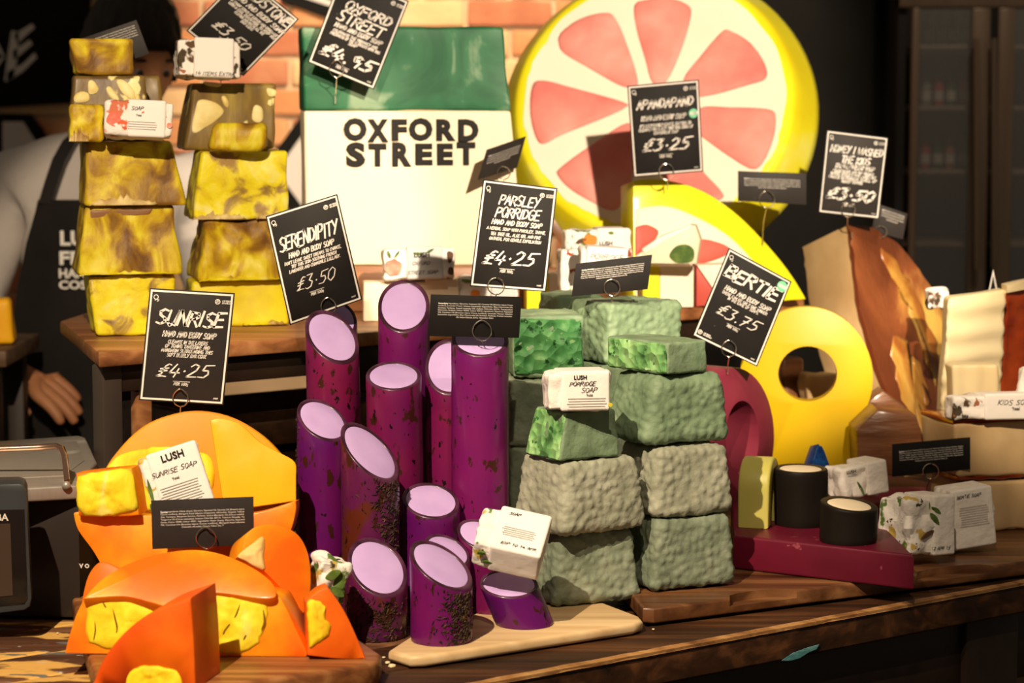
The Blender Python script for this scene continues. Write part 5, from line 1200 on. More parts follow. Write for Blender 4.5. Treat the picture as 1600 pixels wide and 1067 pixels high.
# OXFORD STREET
price_card('price card reading OXFORD STREET, tilted across the green top of the lettered block', [(535, -44), (639, 2), (584, 140), (481, 97)], 3.92,
    [('OXFORD', .55, .285, .66, .100, .0028), ('STREET', .50, .42, .66, .115, .0028), ('HAND AND BODY SOAP', .52, .525, .70, .045, .0018), ('CELEBRATE THE VIBRANCY AND', .50, .585, .66, .028, .0011), ('FRESHNESS OF THE OUTDOORS WITH THIS', .52, .622, .74, .028, .0011), ('SOAP', .50, .655, .12, .028, .0011)],
    ('£4.95', .50, .80, .74, .13, .0036), dim=True)
holder('wire holder whose ring grips the OXFORD STREET card', 526, 108, 3.92, 12, P(524, 150, 3.975), .95, True)
# SANDSTONE
price_card('black price card reading SANDSTONE, £3.50, standing on its corner behind the right yellow tower', [(379, -42), (467, 30), (380, 119), (291, 48)], 3.80,
    [('SANDSTONE', .52, .12, .88, .13, .0028), ('HAND AND BODY SOAP', .55, .26, .86, .06, .0020), ('A SANDY SCRUB OF LEMON AND BERGAMOT', .55, .34, .80, .032, .0013), ('WITH A COOL BEACH FEEL TO KEEP YOU', .55, .385, .80, .032, .0013), ('GLOWING AND FRESH ALL THE', .55, .43, .50, .032, .0013), ('DAY LONG', .55, .47, .2, .032, .0013)],
    ('£3.50', .50, .69, .56, .13, .0022), dim=True)
holder('wire holder of the SANDSTONE card, standing on its corner behind the wrapped soap', 345, 92, 3.80, 8, P(345, 132, 3.785), 1.0)

ingredient_card('black ingredient card headed Sunrise, in front of the orange wheel', [(236, 782), (396, 776), (397, 851), (238, 858)], 2.93, 'Sunrise', BODY['Sunrise'], lit=True, nl=7, top=.22, bot=.60)
holder('wire holder whose ring grips the ingredient card headed Sunrise', 322, 841, 2.93, 16, P(322, 862, 2.945), 1.0, True)
ingredient_card('black ingredient card headed Serendipity, above the widest purple cylinder', [(673, 460), (815, 464), (811, 528), (669, 525)], 3.17, 'Serendipity', BODY['Serendipity'], nl=7, top=.18, bot=.56)
holder('wire holder whose ring grips the ingredient card headed Serendipity', 753, 517, 3.17, 15, P(753, 534, 3.19), 1.0, True)
ingredient_card('black ingredient card headed Parsley Porridge, on the tall green block', [(900, 412), (1019, 398), (1012, 452), (893, 463)], 3.44, 'Parsley Porridge', BODY['Parsley Porridge'], nl=6, top=.2, bot=.55)
holder('wire holder whose ring grips the ingredient card headed Parsley Porridge', 956, 449, 3.44, 12.5, P(956, 466, 3.46), 1.0)
ingredient_card('plain black ingredient card low on the right of the grapefruit wheel', [(1153, 267), (1260, 271), (1260, 320), (1153, 314)], 4.10, 'Ingred', BODY['Sunrise'], lit=True, nl=5, top=.2, bot=.55)
holder('wire holder with a long bent stem under the card right of the grapefruit wheel', 1198, 312, 4.10, 12, P(1192, 372, 4.13), 1.0, True, swing=-1)
ingredient_card('black ingredient card headed Bertie, above the rose pink slab', [(1394, 694), (1516, 683), (1516, 733), (1394, 745)], 3.60, 'Bertie', BODY['Bertie'], nl=6, top=.22, bot=.62)
holder('wire holder whose ring grips the ingredient card headed Bertie', 1454, 736, 3.60, 12, P(1448, 770, 3.63), 1.0, swing=-1)
ingredient_card('tilted brown-lit ingredient card at the right edge of the lettered block', [(761, 234), (822, 213), (808, 262), (747, 281)], 3.93, 'Ingred', BODY['Bertie'], lit=True, nl=5, top=.22, bot=.6, Ys=(3.90, 3.96, 3.96, 3.90))
holder('wire holder behind the PARSLEY PORRIDGE card, gripping the tilted brown-lit card', 787, 270, 3.92, 10, P(785, 330, 3.98), 1.0)
ingredient_card('thin dark ingredient card half hidden behind the HONEY I WASHED THE KIDS card', [(1370, 318), (1418, 334), (1411, 374), (1362, 362)], 4.20, 'Ingred', BODY['Bertie'], lit=True, nl=4, top=.1, bot=.5, x0=.2, x1=.92)
holder('wire holder low behind the honeycomb wedge', 1376, 362, 4.20, 9, P(1376, 390, 4.22), 1.0)
ingredient_card('dark ingredient card behind the small golden block on the left yellow tower', [(110, 66), (213, 31), (233, 84), (130, 119)], 3.72, 'Ingred', BODY['Bertie'], lit=True, nl=6, top=.1, bot=.5, x0=.3, x1=.95)
holder('wire holder hidden behind the small golden block on the left yellow tower', 170, 92, 3.72, 9, P(170, 124, 3.72), 1.0)
# a small white-rimmed card tip beyond the right edge pieces
c_ = [P(u, v, 4.0) for u, v in ((1552, 421), (1559, 455), (1544, 458))]
thing('price_card', 'pointed tip of a white-rimmed card sticking up behind the ruffled cream slab', 'price card', [('face', prism([P(u, v, 3.998) for u, v in ((1552, 430), (1556, 453), (1547, 455))], Vector((0, .0008, 0)), m_card, 0, 'face'))], root_mesh=prism(c_, Vector((0, .002, 0)), m_white, 0, 'card'), group='black price cards')

# ---------------------------------------------------------------- paper-wrapped soaps
def floral(nm, a, b, c=(.10, .17, .03)):
    m = mat(nm, [(0, (.80, .74, .68)), (1, (.86, .80, .74))], scale=5, rough=.75, bump=.9, bscale=38, bdist=.006,
            spots=[(34, .57, .60, c, (1, 1, .7)), (30, .62, .65, a, (1, 1.4, 1)), (60, .64, .66, b, (1, 1, 1))])
    return m
m_fl_g = floral('leafy_print_paper', (.55, .38, .08), (.06, .05, .03))
m_fl_r = floral('red_fruit_print_paper', (.66, .12, .05), (.50, .06, .03), (.60, .16, .08))
m_fl_o = floral('orange_flower_print_paper', (.72, .20, .03), (.30, .05, .02), (.14, .20, .04))
m_fl_d = floral('dark_branch_print_paper', (.10, .05, .02), (.35, .12, .05), (.06, .04, .02))
m_pap = mat('white_wrapping_paper', [(.3, (.78, .72, .66)), (.7, (.86, .80, .74))], scale=12, rough=.75, bump=1, bscale=26, bdist=.007)
m_lab = mat('paper_label', (.84, .78, .73), rough=.7, bump=.5, bscale=22, bdist=.005)
m_lab_g = mat('grey_paper_label', (.60, .58, .57), rough=.7, bump=.25, bscale=25, bdist=.003)
m_print = mat('small_grey_print', (.45, .40, .38), rough=.7)
m_leafp = mat('green_leaf_print', [(.4, (.05, .10, .015)), (.7, (.16, .24, .04))], scale=60, rough=.7)
m_pinkp = mat('coral_flower_print', [(.4, (.72, .15, .10)), (.7, (.85, .38, .28))], scale=50, rough=.7)
m_brp = mat('brown_branch_print', (.10, .05, .025), rough=.7)
def wrap(label, u, v, Y, dims, rot, mroot, text=(), band=(-.30, .50), mband=None, prints=(), face='front', amp=.0035, seed=0, base_z=None, band_t=.0016):
    """wrapped soap: dims (w, d, h) metres, rot (yaw, pitch, roll) degrees; text lines (string, x, z, width) on the front or top"""
    w_, d_, h_ = dims; c = P(u, v, Y)
    R = Matrix.Rotation(math.radians(rot[0]), 3, 'Z') @ Matrix.Rotation(math.radians(rot[1]), 3, 'X') @ Matrix.Rotation(math.radians(rot[2]), 3, 'Y')
    def c8(x0, x1, y0, y1, z0, z1): return [c + R @ Vector(p) for p in ((x0, y0, z0), (x1, y0, z0), (x1, y1, z0), (x0, y1, z0), (x0, y0, z1), (x1, y0, z1), (x1, y1, z1), (x0, y1, z1))]
    def crum(co, nn): q = co*42+Vector((seed*3.7, 0, 0)); return (abs(noise.noise(q))-.25)*amp*2.0+noise.noise(co*15+Vector((seed, 0, 0)))*amp*.8
    root = rbox(c8(-w_/2, w_/2, -d_/2, d_/2, -h_/2, h_/2), .005, (12, 8, 8), 'paper_wrap', mroot, crum, 30)
    parts = []
    if band:
        t = band_t+amp*.45; x0, x1 = band[0]*w_, band[1]*w_
        def cr2(co, nn): return noise.noise(co*14+Vector((seed, 0, 0)))*.0006
        lb = rbox(c8(x0, x1, -d_/2-t, d_/2+t, -h_/2-t*.3, h_/2+t), .004, (6, 6, 6), 'label_band', mband or m_lab, cr2, 40)
        sub = []
        if face == 'front': n = R @ Vector((0, -1, 0)); O = c + R @ Vector((0, -d_/2-t-.0008, 0)); ex = R @ Vector((1, 0, 0)); ey = R @ Vector((0, 0, 1))
        else: n = R @ Vector((0, 0, 1)); O = c + R @ Vector((0, 0, h_/2+t+.0008)); ex = R @ Vector((1, 0, 0)); ey = R @ Vector((0, 1, 0))
        for tx in text:
            s_, x, z, wd = tx[:4]; st = tx[4] if len(tx) > 4 else 'type'
            hg = h_ if face == 'front' else d_
            cc = O + ex*x*w_ + ey*z*hg
            if st == 'type': sub.append(('lettering', typeset(s_, cc, ex, ey, n, width=wd*w_, m=m_ink, off=.03)))
            elif st == 'hand':
                hh_ = wd*w_/len(s_)*1.25
                fr = lambda a, b, cc=cc, wd=wd, hh_=hh_: cc + ex*(a-.5) + ey*(.5-b)
                sub.append(('lettering', strokes(s_, .5, .5, wd*w_, hh_, .0007, fr, n, m=m_ink, wob=.08, lift=.0003)))
            elif st == 'print':
                V, Fc = [], []; rr = random.Random(seed)
                rows = tx[5]
                for i in range(rows):
                    o_ = len(V); q = cc - ey*(i*.0034); L = wd*w_/2*(.85+.15*rr.random())
                    V += [q-ex*L+n*.0004, q+ex*L+n*.0004, q+ex*L+ey*.0009+n*.0004, q-ex*L+ey*.0009+n*.0004]; Fc.append((o_, o_+1, o_+2, o_+3))
                sub.append(('small_print', mesh_from('small_print', V, Fc, m_print)))
        parts.append(('label_band', lb, 'plain printed paper label', sub))
    for (m_, poly) in prints:    # coloured print shapes on the wrapper, given in front-face fractions
        n = R @ Vector((0, -1, 0))
        pts = [c + R @ Vector((x*w_, -d_/2-amp*.5-.0016, z*h_)) for x, z in curve_pts(poly, 3)]
        parts.append(('printed_motif', prism(pts, -n*.0030, m_, 0, 'printed_motif')))
    thing('wrapped_soap', label, 'wrapped soap', parts, group='paper-wrapped soaps', root_mesh=root)
leaf = lambda x, z, a, L, W_: [(x, z), (x+L*.5*math.cos(a)-W_*math.sin(a), z+L*.5*math.sin(a)+W_*math.cos(a)), (x+L*math.cos(a), z+L*math.sin(a)), (x+L*.5*math.cos(a)+W_*math.sin(a), z+L*.5*math.sin(a)-W_*math.cos(a))]
def disc(x, z, r, q=1.0, n=9): return [(x+r*math.cos(6.283*k/n)*(1+.12*(k % 2)), z+q*r*math.sin(6.283*k/n)*(1+.12*(k % 2))) for k in range(n)]
wrap('white wrapped soap with a red fruit print, in the left yellow tower', 216, 188, 3.515, (.098, .045, .050), (10, -6, 3), m_fl_r, [('SOAP', -.02, .30, .17, 'hand'), ('Total', .0, .10, .08), ('x', .05, -.10, .45, 'print', 4)], (-.16, .40), prints=[(m_pinkp, disc(-.36, -.05, .10, 1.9)), (m_pinkp, disc(.45, -.15, .04, 1.8))], seed=1)
wrap('wrapped soap with a large blank label on top of the right yellow tower', 325, 93, 3.70, (.098, .050, .056), (12, -4, 2), m_fl_d, [('14 ITEMS EXTRA', .08, -.42, .6, 'hand')], (-.24, .38), seed=2)
wrap('wrapped soap with a coral flower print, labelled OXFORD STREET SOAP', 654, 412, 3.80, (.112, .050, .048), (4, -6, -1), m_pap, [('LUSH', .04, .27, .22), ('OXFORD', .03, 0, .24, 'hand'), ('STREET SOAP', .05, -.30, .42, 'hand')], (-.18, .34), m_lab_g,
     prints=[(m_pinkp, disc(-.36, -.12, .115, 2.2, 13)), (m_leafp, leaf(-.40, .18, 1.7, .26, .022)), (m_leafp, leaf(-.34, .18, 1.3, .26, .022)), (m_leafp, leaf(-.08, .34, -.5, .16, .05)), (m_leafp, leaf(.10, .30, 1.0, .20, .03)), (m_brp, [(.40, .35), (.48, .30), (.46, .05), (.41, .0)]), (m_brp, [(.42, -.15), (.48, -.2), (.47, -.4), (.40, -.35)])], seed=3)
wrap('flower-printed wrapped soap mostly hidden behind the PARSLEY PORRIDGE price card', 762, 447, 3.84, (.098, .046, .034), (0, 0, 0), m_pap, (), (.05, .45), m_lab_g, prints=[(m_leafp, leaf(-.42, .38, -.7, .22, .07)), (mat('orange_flower_print', (.75, .22, .03), rough=.7), disc(-.20, -.28, .07, 2.4))], seed=4)
wrap('wrapped soap with orange flower print standing behind the one labelled PORRIDGE', 931, 392, 3.92, (.106, .045, .070), (6, 0, 0), m_fl_o, [('LUSH', .12, .20, .2)], (-.02, .44), prints=[(mat('orange_flower_print', (.75, .22, .03), rough=.7), disc(-.12, .28, .10, 1.2)), (m_leafp, leaf(.15, .45, -.3, .1, .04)), (m_brp, leaf(-.34, .2, .6, .20, .05))], seed=5)
wrap('rolled wrapped soap labelled PORRIDGE, just behind the wide black ingredient card', 942, 405, 3.72, (.072, .040, .034), (4, 0, 4), m_pap, [('PORRIDGE', .05, .15, .7, 'hand')], (-.40, .50), seed=6)
wrap('narrow upright wrapped soap left of the ingredient card headed Parsley Porridge', 889, 425, 3.80, (.034, .04, .075), (8, 0, 0), m_fl_o, (), None, seed=16)
# triangular parcel
tp_ = prism([P(u, v, 3.955) for u, v in ((1001, 412), (1003, 388), (1030, 370), (1078, 351), (1086, 352), (1094, 374), (1088, 413))], Vector((.006, .035, 0)), mat('cream_wrapper', [(.3, (.70, .58, .40)), (.7, (.82, .72, .54))], scale=14, rough=.7, bump=.5, bscale=40), .003, 'paper_wrap')
lm = [('printed_motif', prism([P(u, v, 3.954) for u, v in curve_pts(pp, 3)], Vector((0, .002, 0)), m_leafp, 0, 'printed_motif')) for pp in ([(1046, 398), (1056, 385), (1072, 382), (1084, 390), (1082, 408), (1060, 411), (1050, 406)],)]
lm.append(('folded_edge', prism([P(u, v, 3.953) for u, v in ((1003, 390), (1030, 371), (1078, 351), (1084, 354), (1040, 376), (1008, 396))], Vector((0, .003, 0)), m_pap, .0005, 'folded_edge')))
thing('wrapped_soap', 'triangular cream wrapped soap with a green leaf print, before the half grapefruit', 'wrapped soap', lm, root_mesh=tp_, group='paper-wrapped soaps')
wrap('wrapped soap labelled PARSLEY PORRIDGE SOAP on the small bright green cube', 900, 609, 3.135, (.084, .060, .048), (8, -2, 0), m_pap, [('LUSH', .0, .40, .20), ('PORRIDGE', .04, .22, .40, 'hand'), ('SOAP', .14, .06, .24, 'hand'), ('Total', .14, -.08, .10), ('x', .1, -.18, .66, 'print', 5)], (-.30, .47), prints=[(mat('yellow_print', (.6, .5, .03), rough=.7), disc(.47, -.36, .035, 1.4))], seed=7)
wrap('wrapped soap with a leafy print resting on the squat purple piece', 798, 846, 3.00, (.088, .070, .040), (-14, 33, 14), m_fl_g, [('SOAP', -.02, .36, .16, 'hand'), ('x', .1, .0, .5, 'print', 5), ('EXP 10 14 APR', .15, -.40, .5, 'hand')], (-.24, .5), face='top', prints=[(m_leafp, leaf(-.40, .1, .9, .16, .05)), (m_leafp, leaf(-.32, -.2, .4, .16, .05))], seed=8)
wrap('wrapped soap labelled SUNRISE SOAP leaning in the middle of the orange pile', 277, 755, 2.995, (.076, .018, .086), (8, -10, -17), m_fl_g, [('LUSH', .06, .40, .38), ('SUNRISE SOAP', .02, .20, .76, 'hand'), ('Total', .0, .08, .12), ('x', .02, -.02, .70, 'print', 8)], (-.36, .5), amp=.0015,
     prints=[(m_leafp, leaf(-.47, -.2, 1.5, .4, .03)), (m_leafp, leaf(-.46, -.35, 1.9, .2, .05))], seed=9)
wrap('crumpled wrapped soap with dark leaf print squeezed between the orange wedge and the purple cylinders', 512, 905, 2.93, (.040, .05, .055), (20, 0, 10), m_fl_g, (), None, prints=[(m_leafp, leaf(-.3, .1, .4, .5, .1)), (m_leafp, leaf(-.1, -.1, -.3, .5, .1))], seed=10, amp=.006)
wrap('wrapped soap lying just behind the taller black cylinder', 1338, 748, 3.58, (.080, .050, .046), (24, -2, -6), m_pap, [('LUSH', -.32, .40, .2)], (.02, .48), mband=m_pap, prints=[(m_leafp, leaf(-.08, -.45, 1.8, .5, .03))], seed=11, amp=.005)
wrap('wrapped soap with leafy print, the front one beside the crimson slab', 1434, 820, 3.38, (.084, .060, .080), (30, -4, 2), m_fl_g, [('12 APR 15', .15, -.38, .4, 'hand')], (.0, .48), mband=m_pap, prints=[(m_leafp, leaf(-.05, .25, -.9, .28, .05)), (m_leafp, leaf(-.02, .35, -.6, .22, .04)), (m_brp, leaf(-.25, -.2, .5, .3, .04))], seed=12, amp=.006)
wrap('wrapped soap labelled BERTIE SOAP behind the leafy wrapped one', 1508, 806, 3.47, (.068, .055, .082), (14, -2, -6), m_pap, [('BERTIE SOAP', -.08, .42, .55, 'hand'), ('x', .0, .22, .7, 'print', 9)], (-.48, .48), mband=m_pap, seed=13, amp=.005)
wrap('wrapped soap labelled KIDS SOAP on the cream stack at the right edge', 1556, 635, 3.63, (.150, .05, .036), (8, -4, 0), m_fl_d, [('KIDS SOAP', .14, .22, .36, 'hand'), ('Total', .14, -.05, .08)], (-.18, .5), seed=14)
wrap('crumpled wrapped soap peeping out behind the honeycomb wedge', 1464, 466, 3.98, (.036, .04, .030), (0, 0, 0), m_fl_d, (), None, seed=15, amp=.005)
wrap('tiny blank wrapped soap standing at the right edge above the one labelled KIDS SOAP', 1607, 597, 3.66, (.032, .03, .046), (0, 0, 6), m_pap, (), None, seed=17)
# ---------------------------------------------------------------- weighing scale at the left
m_sbody = mat('scale_plastic', [(0, (.018, .012, .010)), (1, (.028, .019, .016))], scale=20, rough=.45)
m_sbez = mat('scale_bezel', [(0, (.025, .028, .032)), (1, (.038, .042, .046))], scale=20, rough=.4)
m_screen = mat('dark_screen', (.010, .007, .006), rough=.15)
m_copper = mat('warm_reflecting_steel', (.80, .50, .36), metal=1, rough=.22)
zt1 = .182
TA = G(-60, 762, zt1); TB = G(119, 757, zt1); TC_ = G(158, 722, zt1+0)  # tray front edge
def gp(u, v, z): return G(u, v, z)
tray_pts = [gp(-80, 768, zt1), gp(119, 757, zt1), gp(152, 722, zt1), gp(134, 683, zt1), gp(124, 680, zt1), gp(-80, 694, zt1)]
tray = prism(tray_pts, Vector((0, 0, -.020)), m_steel, .004, 'tray', seg=3)
inn = [gp(-80, 752, zt1), gp(100, 744, zt1), gp(132, 720, zt1), gp(120, 690, zt1), gp(-80, 702, zt1)]
tin = prism([p+Vector((0, 0, .0012)) for p in inn], Vector((0, 0, -.004)), m_steel, .001, 'pan')
c0 = G(117, 780, .155)
y0 = TB.y+.012
body = prism([Vector((-.80, y0+.02, .160)), Vector((TB.x+.0, y0, .160)), Vector((TB.x-.02, y0+.26, .160)), Vector((-.80, y0+.28, .160))], Vector((0, 0, -.158)), m_sbody, .006, 'scale_body', scale=1.0)
rod = tube([P(-20, 702, 3.17), P(60, 699, 3.17), P(88, 697, 3.17), P(97, 701, 3.16), P(101, 712, 3.14), P(105, 752, TB.y-.004)], .0042, m_copper, 'rail_rod', sides=10)
knob = lathe([(.001, 0), (.005, .0005), (.006, .003), (.004, .006), (.001, .007)], m_steel, 16, 'knob')
kc = P(104, 758, TB.y-.006); knob.transform(Matrix.Translation(kc) @ Matrix.Rotation(math.pi/2, 4, 'X'))
mk = join([typeset(s_, P(u_, 884, y0-.0015), Vector((1, 0, 0)), EZ, n0, height=.006, m=m_white_d, off=.03) for s_, u_ in (('v', 127), ('o', 136))], 'mark', m_white_d)
thing('weighing_scale', 'steel-topped shop weighing scale at the left, with a warm shining guard rail', 'scale', [('tray', tray), ('pan', tin), ('rail_rod', rod, 'copper-coloured bent guard rail'), ('knob', knob), ('mark', mk)], root_mesh=body)
dY = 2.985
dz = [P(-60, 757, dY), P(30, 755, dY), P(38, 758, dY), P(42, 768, dY), P(50, 935, dY), P(47, 948, dY), P(38, 954, dY), P(-60, 966, dY)]
head = prism(dz, Vector((-.01, .055, 0)), m_sbez, .004, 'display_housing')
scrn = prism([P(u, v, dY-.001) for u, v in ((-60, 797), (38, 796), (43, 936), (38, 944), (-60, 953))], Vector((0, .003, 0)), m_screen, .0005, 'screen')
sc2 = prism([P(u, v, dY-.002) for u, v in ((-60, 820), (16, 818), (20, 930), (-60, 938))], Vector((0, .002, 0)), mat('lit_dim_screen', (.05, .032, .022), rough=.2), 0, 'lit_area')
ba = typeset('BA', P(4, 808, dY-.0014), Vector((1, 0, 0)), EZ, n0, width=.0150, m=m_white_d, off=.02)
thing('scale_display', 'dark display head with rounded grey bezel in front of the weighing scale', 'display', [('screen', scrn, None, [('lit_area', sc2), ('lettering', ba)])], root_mesh=head)

# ---------------------------------------------------------------- shop worker behind the table
def skin(name, chains, m, sub=2, smooth=180):
    """chains: lists of (point, radius); equal points are merged so chains join"""
    V, R_, E, idx = [], [], [], {}
    for ch in chains:
        prev = None
        for p, r in ch:
            key = tuple(round(x, 4) for x in p)
            if key not in idx: idx[key] = len(V); V.append(p); R_.append(r)
            i = idx[key]
            if prev is not None and prev != i: E.append((prev, i))
            prev = i
    me = bpy.data.meshes.new(name); me.from_pydata([tuple(v) for v in V], E, []); me.update()
    o = bpy.data.objects.new('tmp', me); C.objects.link(o)
    sk = o.modifiers.new('s', 'SKIN'); 
    if not me.skin_vertices: me.attributes.new('skin', 'FLOAT2', 'POINT') if False else None
    lay = me.skin_vertices[0] if me.skin_vertices else None
    if lay is None:
        bm = bmesh.new(); bm.from_mesh(me); L = bm.verts.layers.skin.verify(); bm.verts.ensure_lookup_table()
        for i, v in enumerate(bm.verts):
            rr = R_[i]; v[L].radius = rr if isinstance(rr, tuple) else (rr, rr); v[L].use_root = (i == 0)
        bm.to_mesh(me); bm.free()
    else:
        for i, s_ in enumerate(lay.data): rr = R_[i]; s_.radius = rr if isinstance(rr, tuple) else (rr, rr); s_.use_root = (i == 0)
    sk.use_smooth_shade = True; sk.branch_smoothing = .3
    sb = o.modifiers.new('u', 'SUBSURF'); sb.levels = sub; sb.render_levels = sub
    bpy.context.view_layer.update(); dg = bpy.context.evaluated_depsgraph_get()
    r = bpy.data.meshes.new_from_object(o.evaluated_get(dg)); r.name = name
    bpy.data.objects.remove(o); fix(r, m, smooth); return r
m_skin = mat('warm_skin', [(.3, (.33, .13, .06)), (.7, (.42, .19, .09))], scale=12, rough=.5, bump=.15, bscale=80, sss=.1, sssr=(.01, .004, .002))
m_hair = mat('black_hair', [(.4, (.006, .004, .003)), (.6, (.022, .014, .010))], scale=60, stretch=(1, 1, .15), rough=.55, bump=.6, bscale=120)
m_shirt = mat('white_shirt', [(.3, (.50, .45, .42)), (.7, (.60, .55, .52))], scale=6, rough=.85, bump=.5, bscale=14, bdist=.01)
m_apron = mat('black_apron', [(.3, (.007, .005, .005)), (.7, (.014, .011, .010))], scale=8, rough=.8)
PY = 4.75
def q(u, v, dy=0.0): return P(u, v, PY+dy)
Vv = Vector
hc = q(205, 95)
# body: torso with neck, arms, hands, head in one continuous skin
pel = q(150, 760, .05); bel = q(150, 600, .03); che = q(150, 400, .03); shc = q(158, 262, .04); nk = q(190, 205, .02); nk2 = q(198, 165, .0)
shL = q(20, 275, .05); elL = q(-42, 470, .0); wrL = q(-12, 578, -.12); shR = q(290, 275, .06); elR = q(345, 470, .02); wrR = q(300, 620, -.12)
body_sk = skin('body', [[(pel, (.15, .10)), (bel, (.145, .10)), (che, (.150, .105)), (shc, (.110, .085)), (nk, .058), (nk2, .056)],
                        [(shc, (.110, .085)), (shL, .062), (elL, .044), (wrL, .030)], [(shc, (.110, .085)), (shR, .062), (elR, .044), (wrR, .030)],
                        [(pel, (.15, .10)), (pel+Vv((-.10, 0, -.15)), .085), (Vv((pel.x-.11, pel.y, -.35)), .058), (Vv((pel.x-.11, pel.y+.02, FLOOR+.06)), .040), (Vv((pel.x-.11, pel.y-.10, FLOOR+.035)), .036)],
                        [(pel, (.15, .10)), (pel+Vv((.10, 0, -.15)), .085), (Vv((pel.x+.11, pel.y, -.35)), .058), (Vv((pel.x+.11, pel.y+.02, FLOOR+.06)), .040), (Vv((pel.x+.11, pel.y-.10, FLOOR+.035)), .036)]], m_skin)
# head, sculpted from a sphere: looks right and down
def head_mesh():
    bm = bmesh.new(); bmesh.ops.create_uvsphere(bm, u_segments=40, v_segments=28, radius=1)
    Rh = Matrix.Rotation(math.radians(38), 3, 'Z') @ Matrix.Rotation(math.radians(18), 3, 'X')
    for v in bm.verts:
        x, y, z = v.co; p = Vv((x*.078, y*.098, z*.122))
        if z < 0: p.x *= 1-.28*(-z)**1.5; p.y = p.y*(1-.22*(-z)) - .012*(-z)
        g = lambda cx, cz, s: math.exp(-((x-cx)**2+(z-cz)**2)/s)
        if y < 0:
            p.y -= .022*g(0, -.18, .012)+.014*g(0, -.02, .012)   # nose
            p.y += .009*(g(.36, .04, .02)+g(-.36, .04, .02))      # eye sockets
            p.y -= .005*g(0, .20, .10)                            # brow
            p.y -= .006*g(0, -.48, .02); p.y -= .008*g(0, -.80, .05)
        for sx in (-1, 1):                                         # ears
            p.x += sx*.020*math.exp(-((x-sx)**2*6+(y-.12)**2*40+(z+.02)**2*14))
        v.co = hc + Rh @ p
    return from_bm('head', bm, m_skin, 180), Rh
hd, Rh = head_mesh()
def cap_mesh():
    bm = bmesh.new(); bmesh.ops.create_uvsphere(bm, u_segments=48, v_segments=32, radius=1)
    for v in bm.verts:
        x, y, z = v.co; r = 1.13+.07*noise.noise(v.co*4)+.04*noise.noise(v.co*11)
        p = Vv((x*.082*r, y*.102*r+.004, z*.124*r+.012))
        front = max(0, -y)
        if z > .2: p.z += .010*z+.016*max(0, -y)*z
        cutz = -.55+.85*front**1.2
        if z < cutz: p = Vv((p.x*.80, p.y*.80+.01*front, p.z*.86))
        v.co = hc + Rh @ p
    return from_bm('hair', bm, m_hair, 180)
hr = cap_mesh()
eyes = []
for sx in (-1, 1):
    bm = bmesh.new(); bmesh.ops.create_uvsphere(bm, u_segments=14, v_segments=10, radius=.009)
    for v in bm.verts: v.co = hc + Rh @ (v.co + Vv((sx*.029, -.082, .004)))
    eyes.append(('eye', from_bm('eye', bm, mat('eye_white', (.22, .17, .14), rough=.2), 180)))
    bm = bmesh.new(); bmesh.ops.create_uvsphere(bm, u_segments=12, v_segments=8, radius=.0065)
    for v in bm.verts: v.co = hc + Rh @ (v.co + Vv((sx*.029, -.0895, .003)))
    eyes.append(('iris', from_bm('iris', bm, m_hair, 180)))
    eyes.append(('eyebrow', tube([hc+Rh @ Vv((sx*a, -.092+abs(a-.028)*.35, .030-abs(a-.03)*.2)) for a in (.012, .022, .032, .045)], [.002, .0035, .0035, .001], m_hair, 'eyebrow')))
mouth = tube([hc+Rh @ Vv((a, -.094+abs(a)*.3, -.052)) for a in (-.024, -.012, 0, .012, .024)], [.0015, .004, .005, .004, .0015], mat('lips', (.26, .07, .05), rough=.5), 'mouth')
beard = tube([hc+Rh @ Vv((a, -.082+abs(a)*.55, -.090+abs(a)*.35)) for a in (-.05, -.03, -.012, .012, .03, .05)], [.008, .014, .017, .017, .014, .008], m_hair, 'beard', sides=10)
# shirt: own skinned surface around torso and sleeves
cuff = wrL+(elL-wrL)*.16; cuffR = wrR+(elR-wrR)*.16
shirt = skin('shirt', [[(pel+Vv((0, 0, -.02)), (.165, .115)), (bel, (.160, .115)), (che, (.168, .122)), (shc, (.125, .098)), (q(188, 222, .02), (.072, .070))],
                       [(shc, (.125, .098)), (shL, .080), (elL, .064), (cuff, .044)], [(shc, (.125, .098)), (shR, .080), (elR, .064), (cuffR, .044)]], m_shirt)
for v in shirt.vertices: v.co += v.normal*(noise.noise(v.co*14)*.010+noise.noise(v.co*35)*.003)
# apron: bib and skirt following the chest, straps over the shoulder, lettering printed on it
def ap_y(u, v):
    x = (u-150)/175.0; return PY-.135 + .11*x*x + (.02 if v > 560 else 0)
rows = [(312, 62, 236), (330, 58, 240), (380, 44, 252), (450, 30, 268), (520, 22, 276), (600, 20, 280), (700, 20, 280), (800, 18, 284)]
V, Fc = [], []; NC = 14
for (v, a, b) in rows:
    for k in range(NC+1): u = a+(b-a)*k/NC; V.append(P(u, v, ap_y(u, v)))
for i in range(len(rows)-1):
    for k in range(NC): o = i*(NC+1)+k; Fc.append((o, o+NC+1, o+NC+2, o+1))
def thick(V, Fc, t, m, name):
    n_ = len(V); bm = bmesh.new(); vs = [bm.verts.new(v) for v in V]; fs = [bm.faces.new([vs[i] for i in f]) for f in Fc]
    bmesh.ops.recalc_face_normals(bm, faces=bm.faces[:]); bmesh.ops.solidify(bm, geom=bm.faces[:], thickness=t); return from_bm(name, bm, m, 50)
apr = thick(V, Fc, .006, m_apron, 'apron')
def ptxt(s_, u, v, wd_px, hp):
    Y = ap_y(u, v)-.008; a = P(u-wd_px/2, v, Y); b = P(u+wd_px/2, v, Y)
    return ('lettering', typeset(s_, P(u, v, Y), b-a, EZ, n0, width=(b-a).length, height=hp/F*Y, m=m_white, off=.035, name='lettering'))
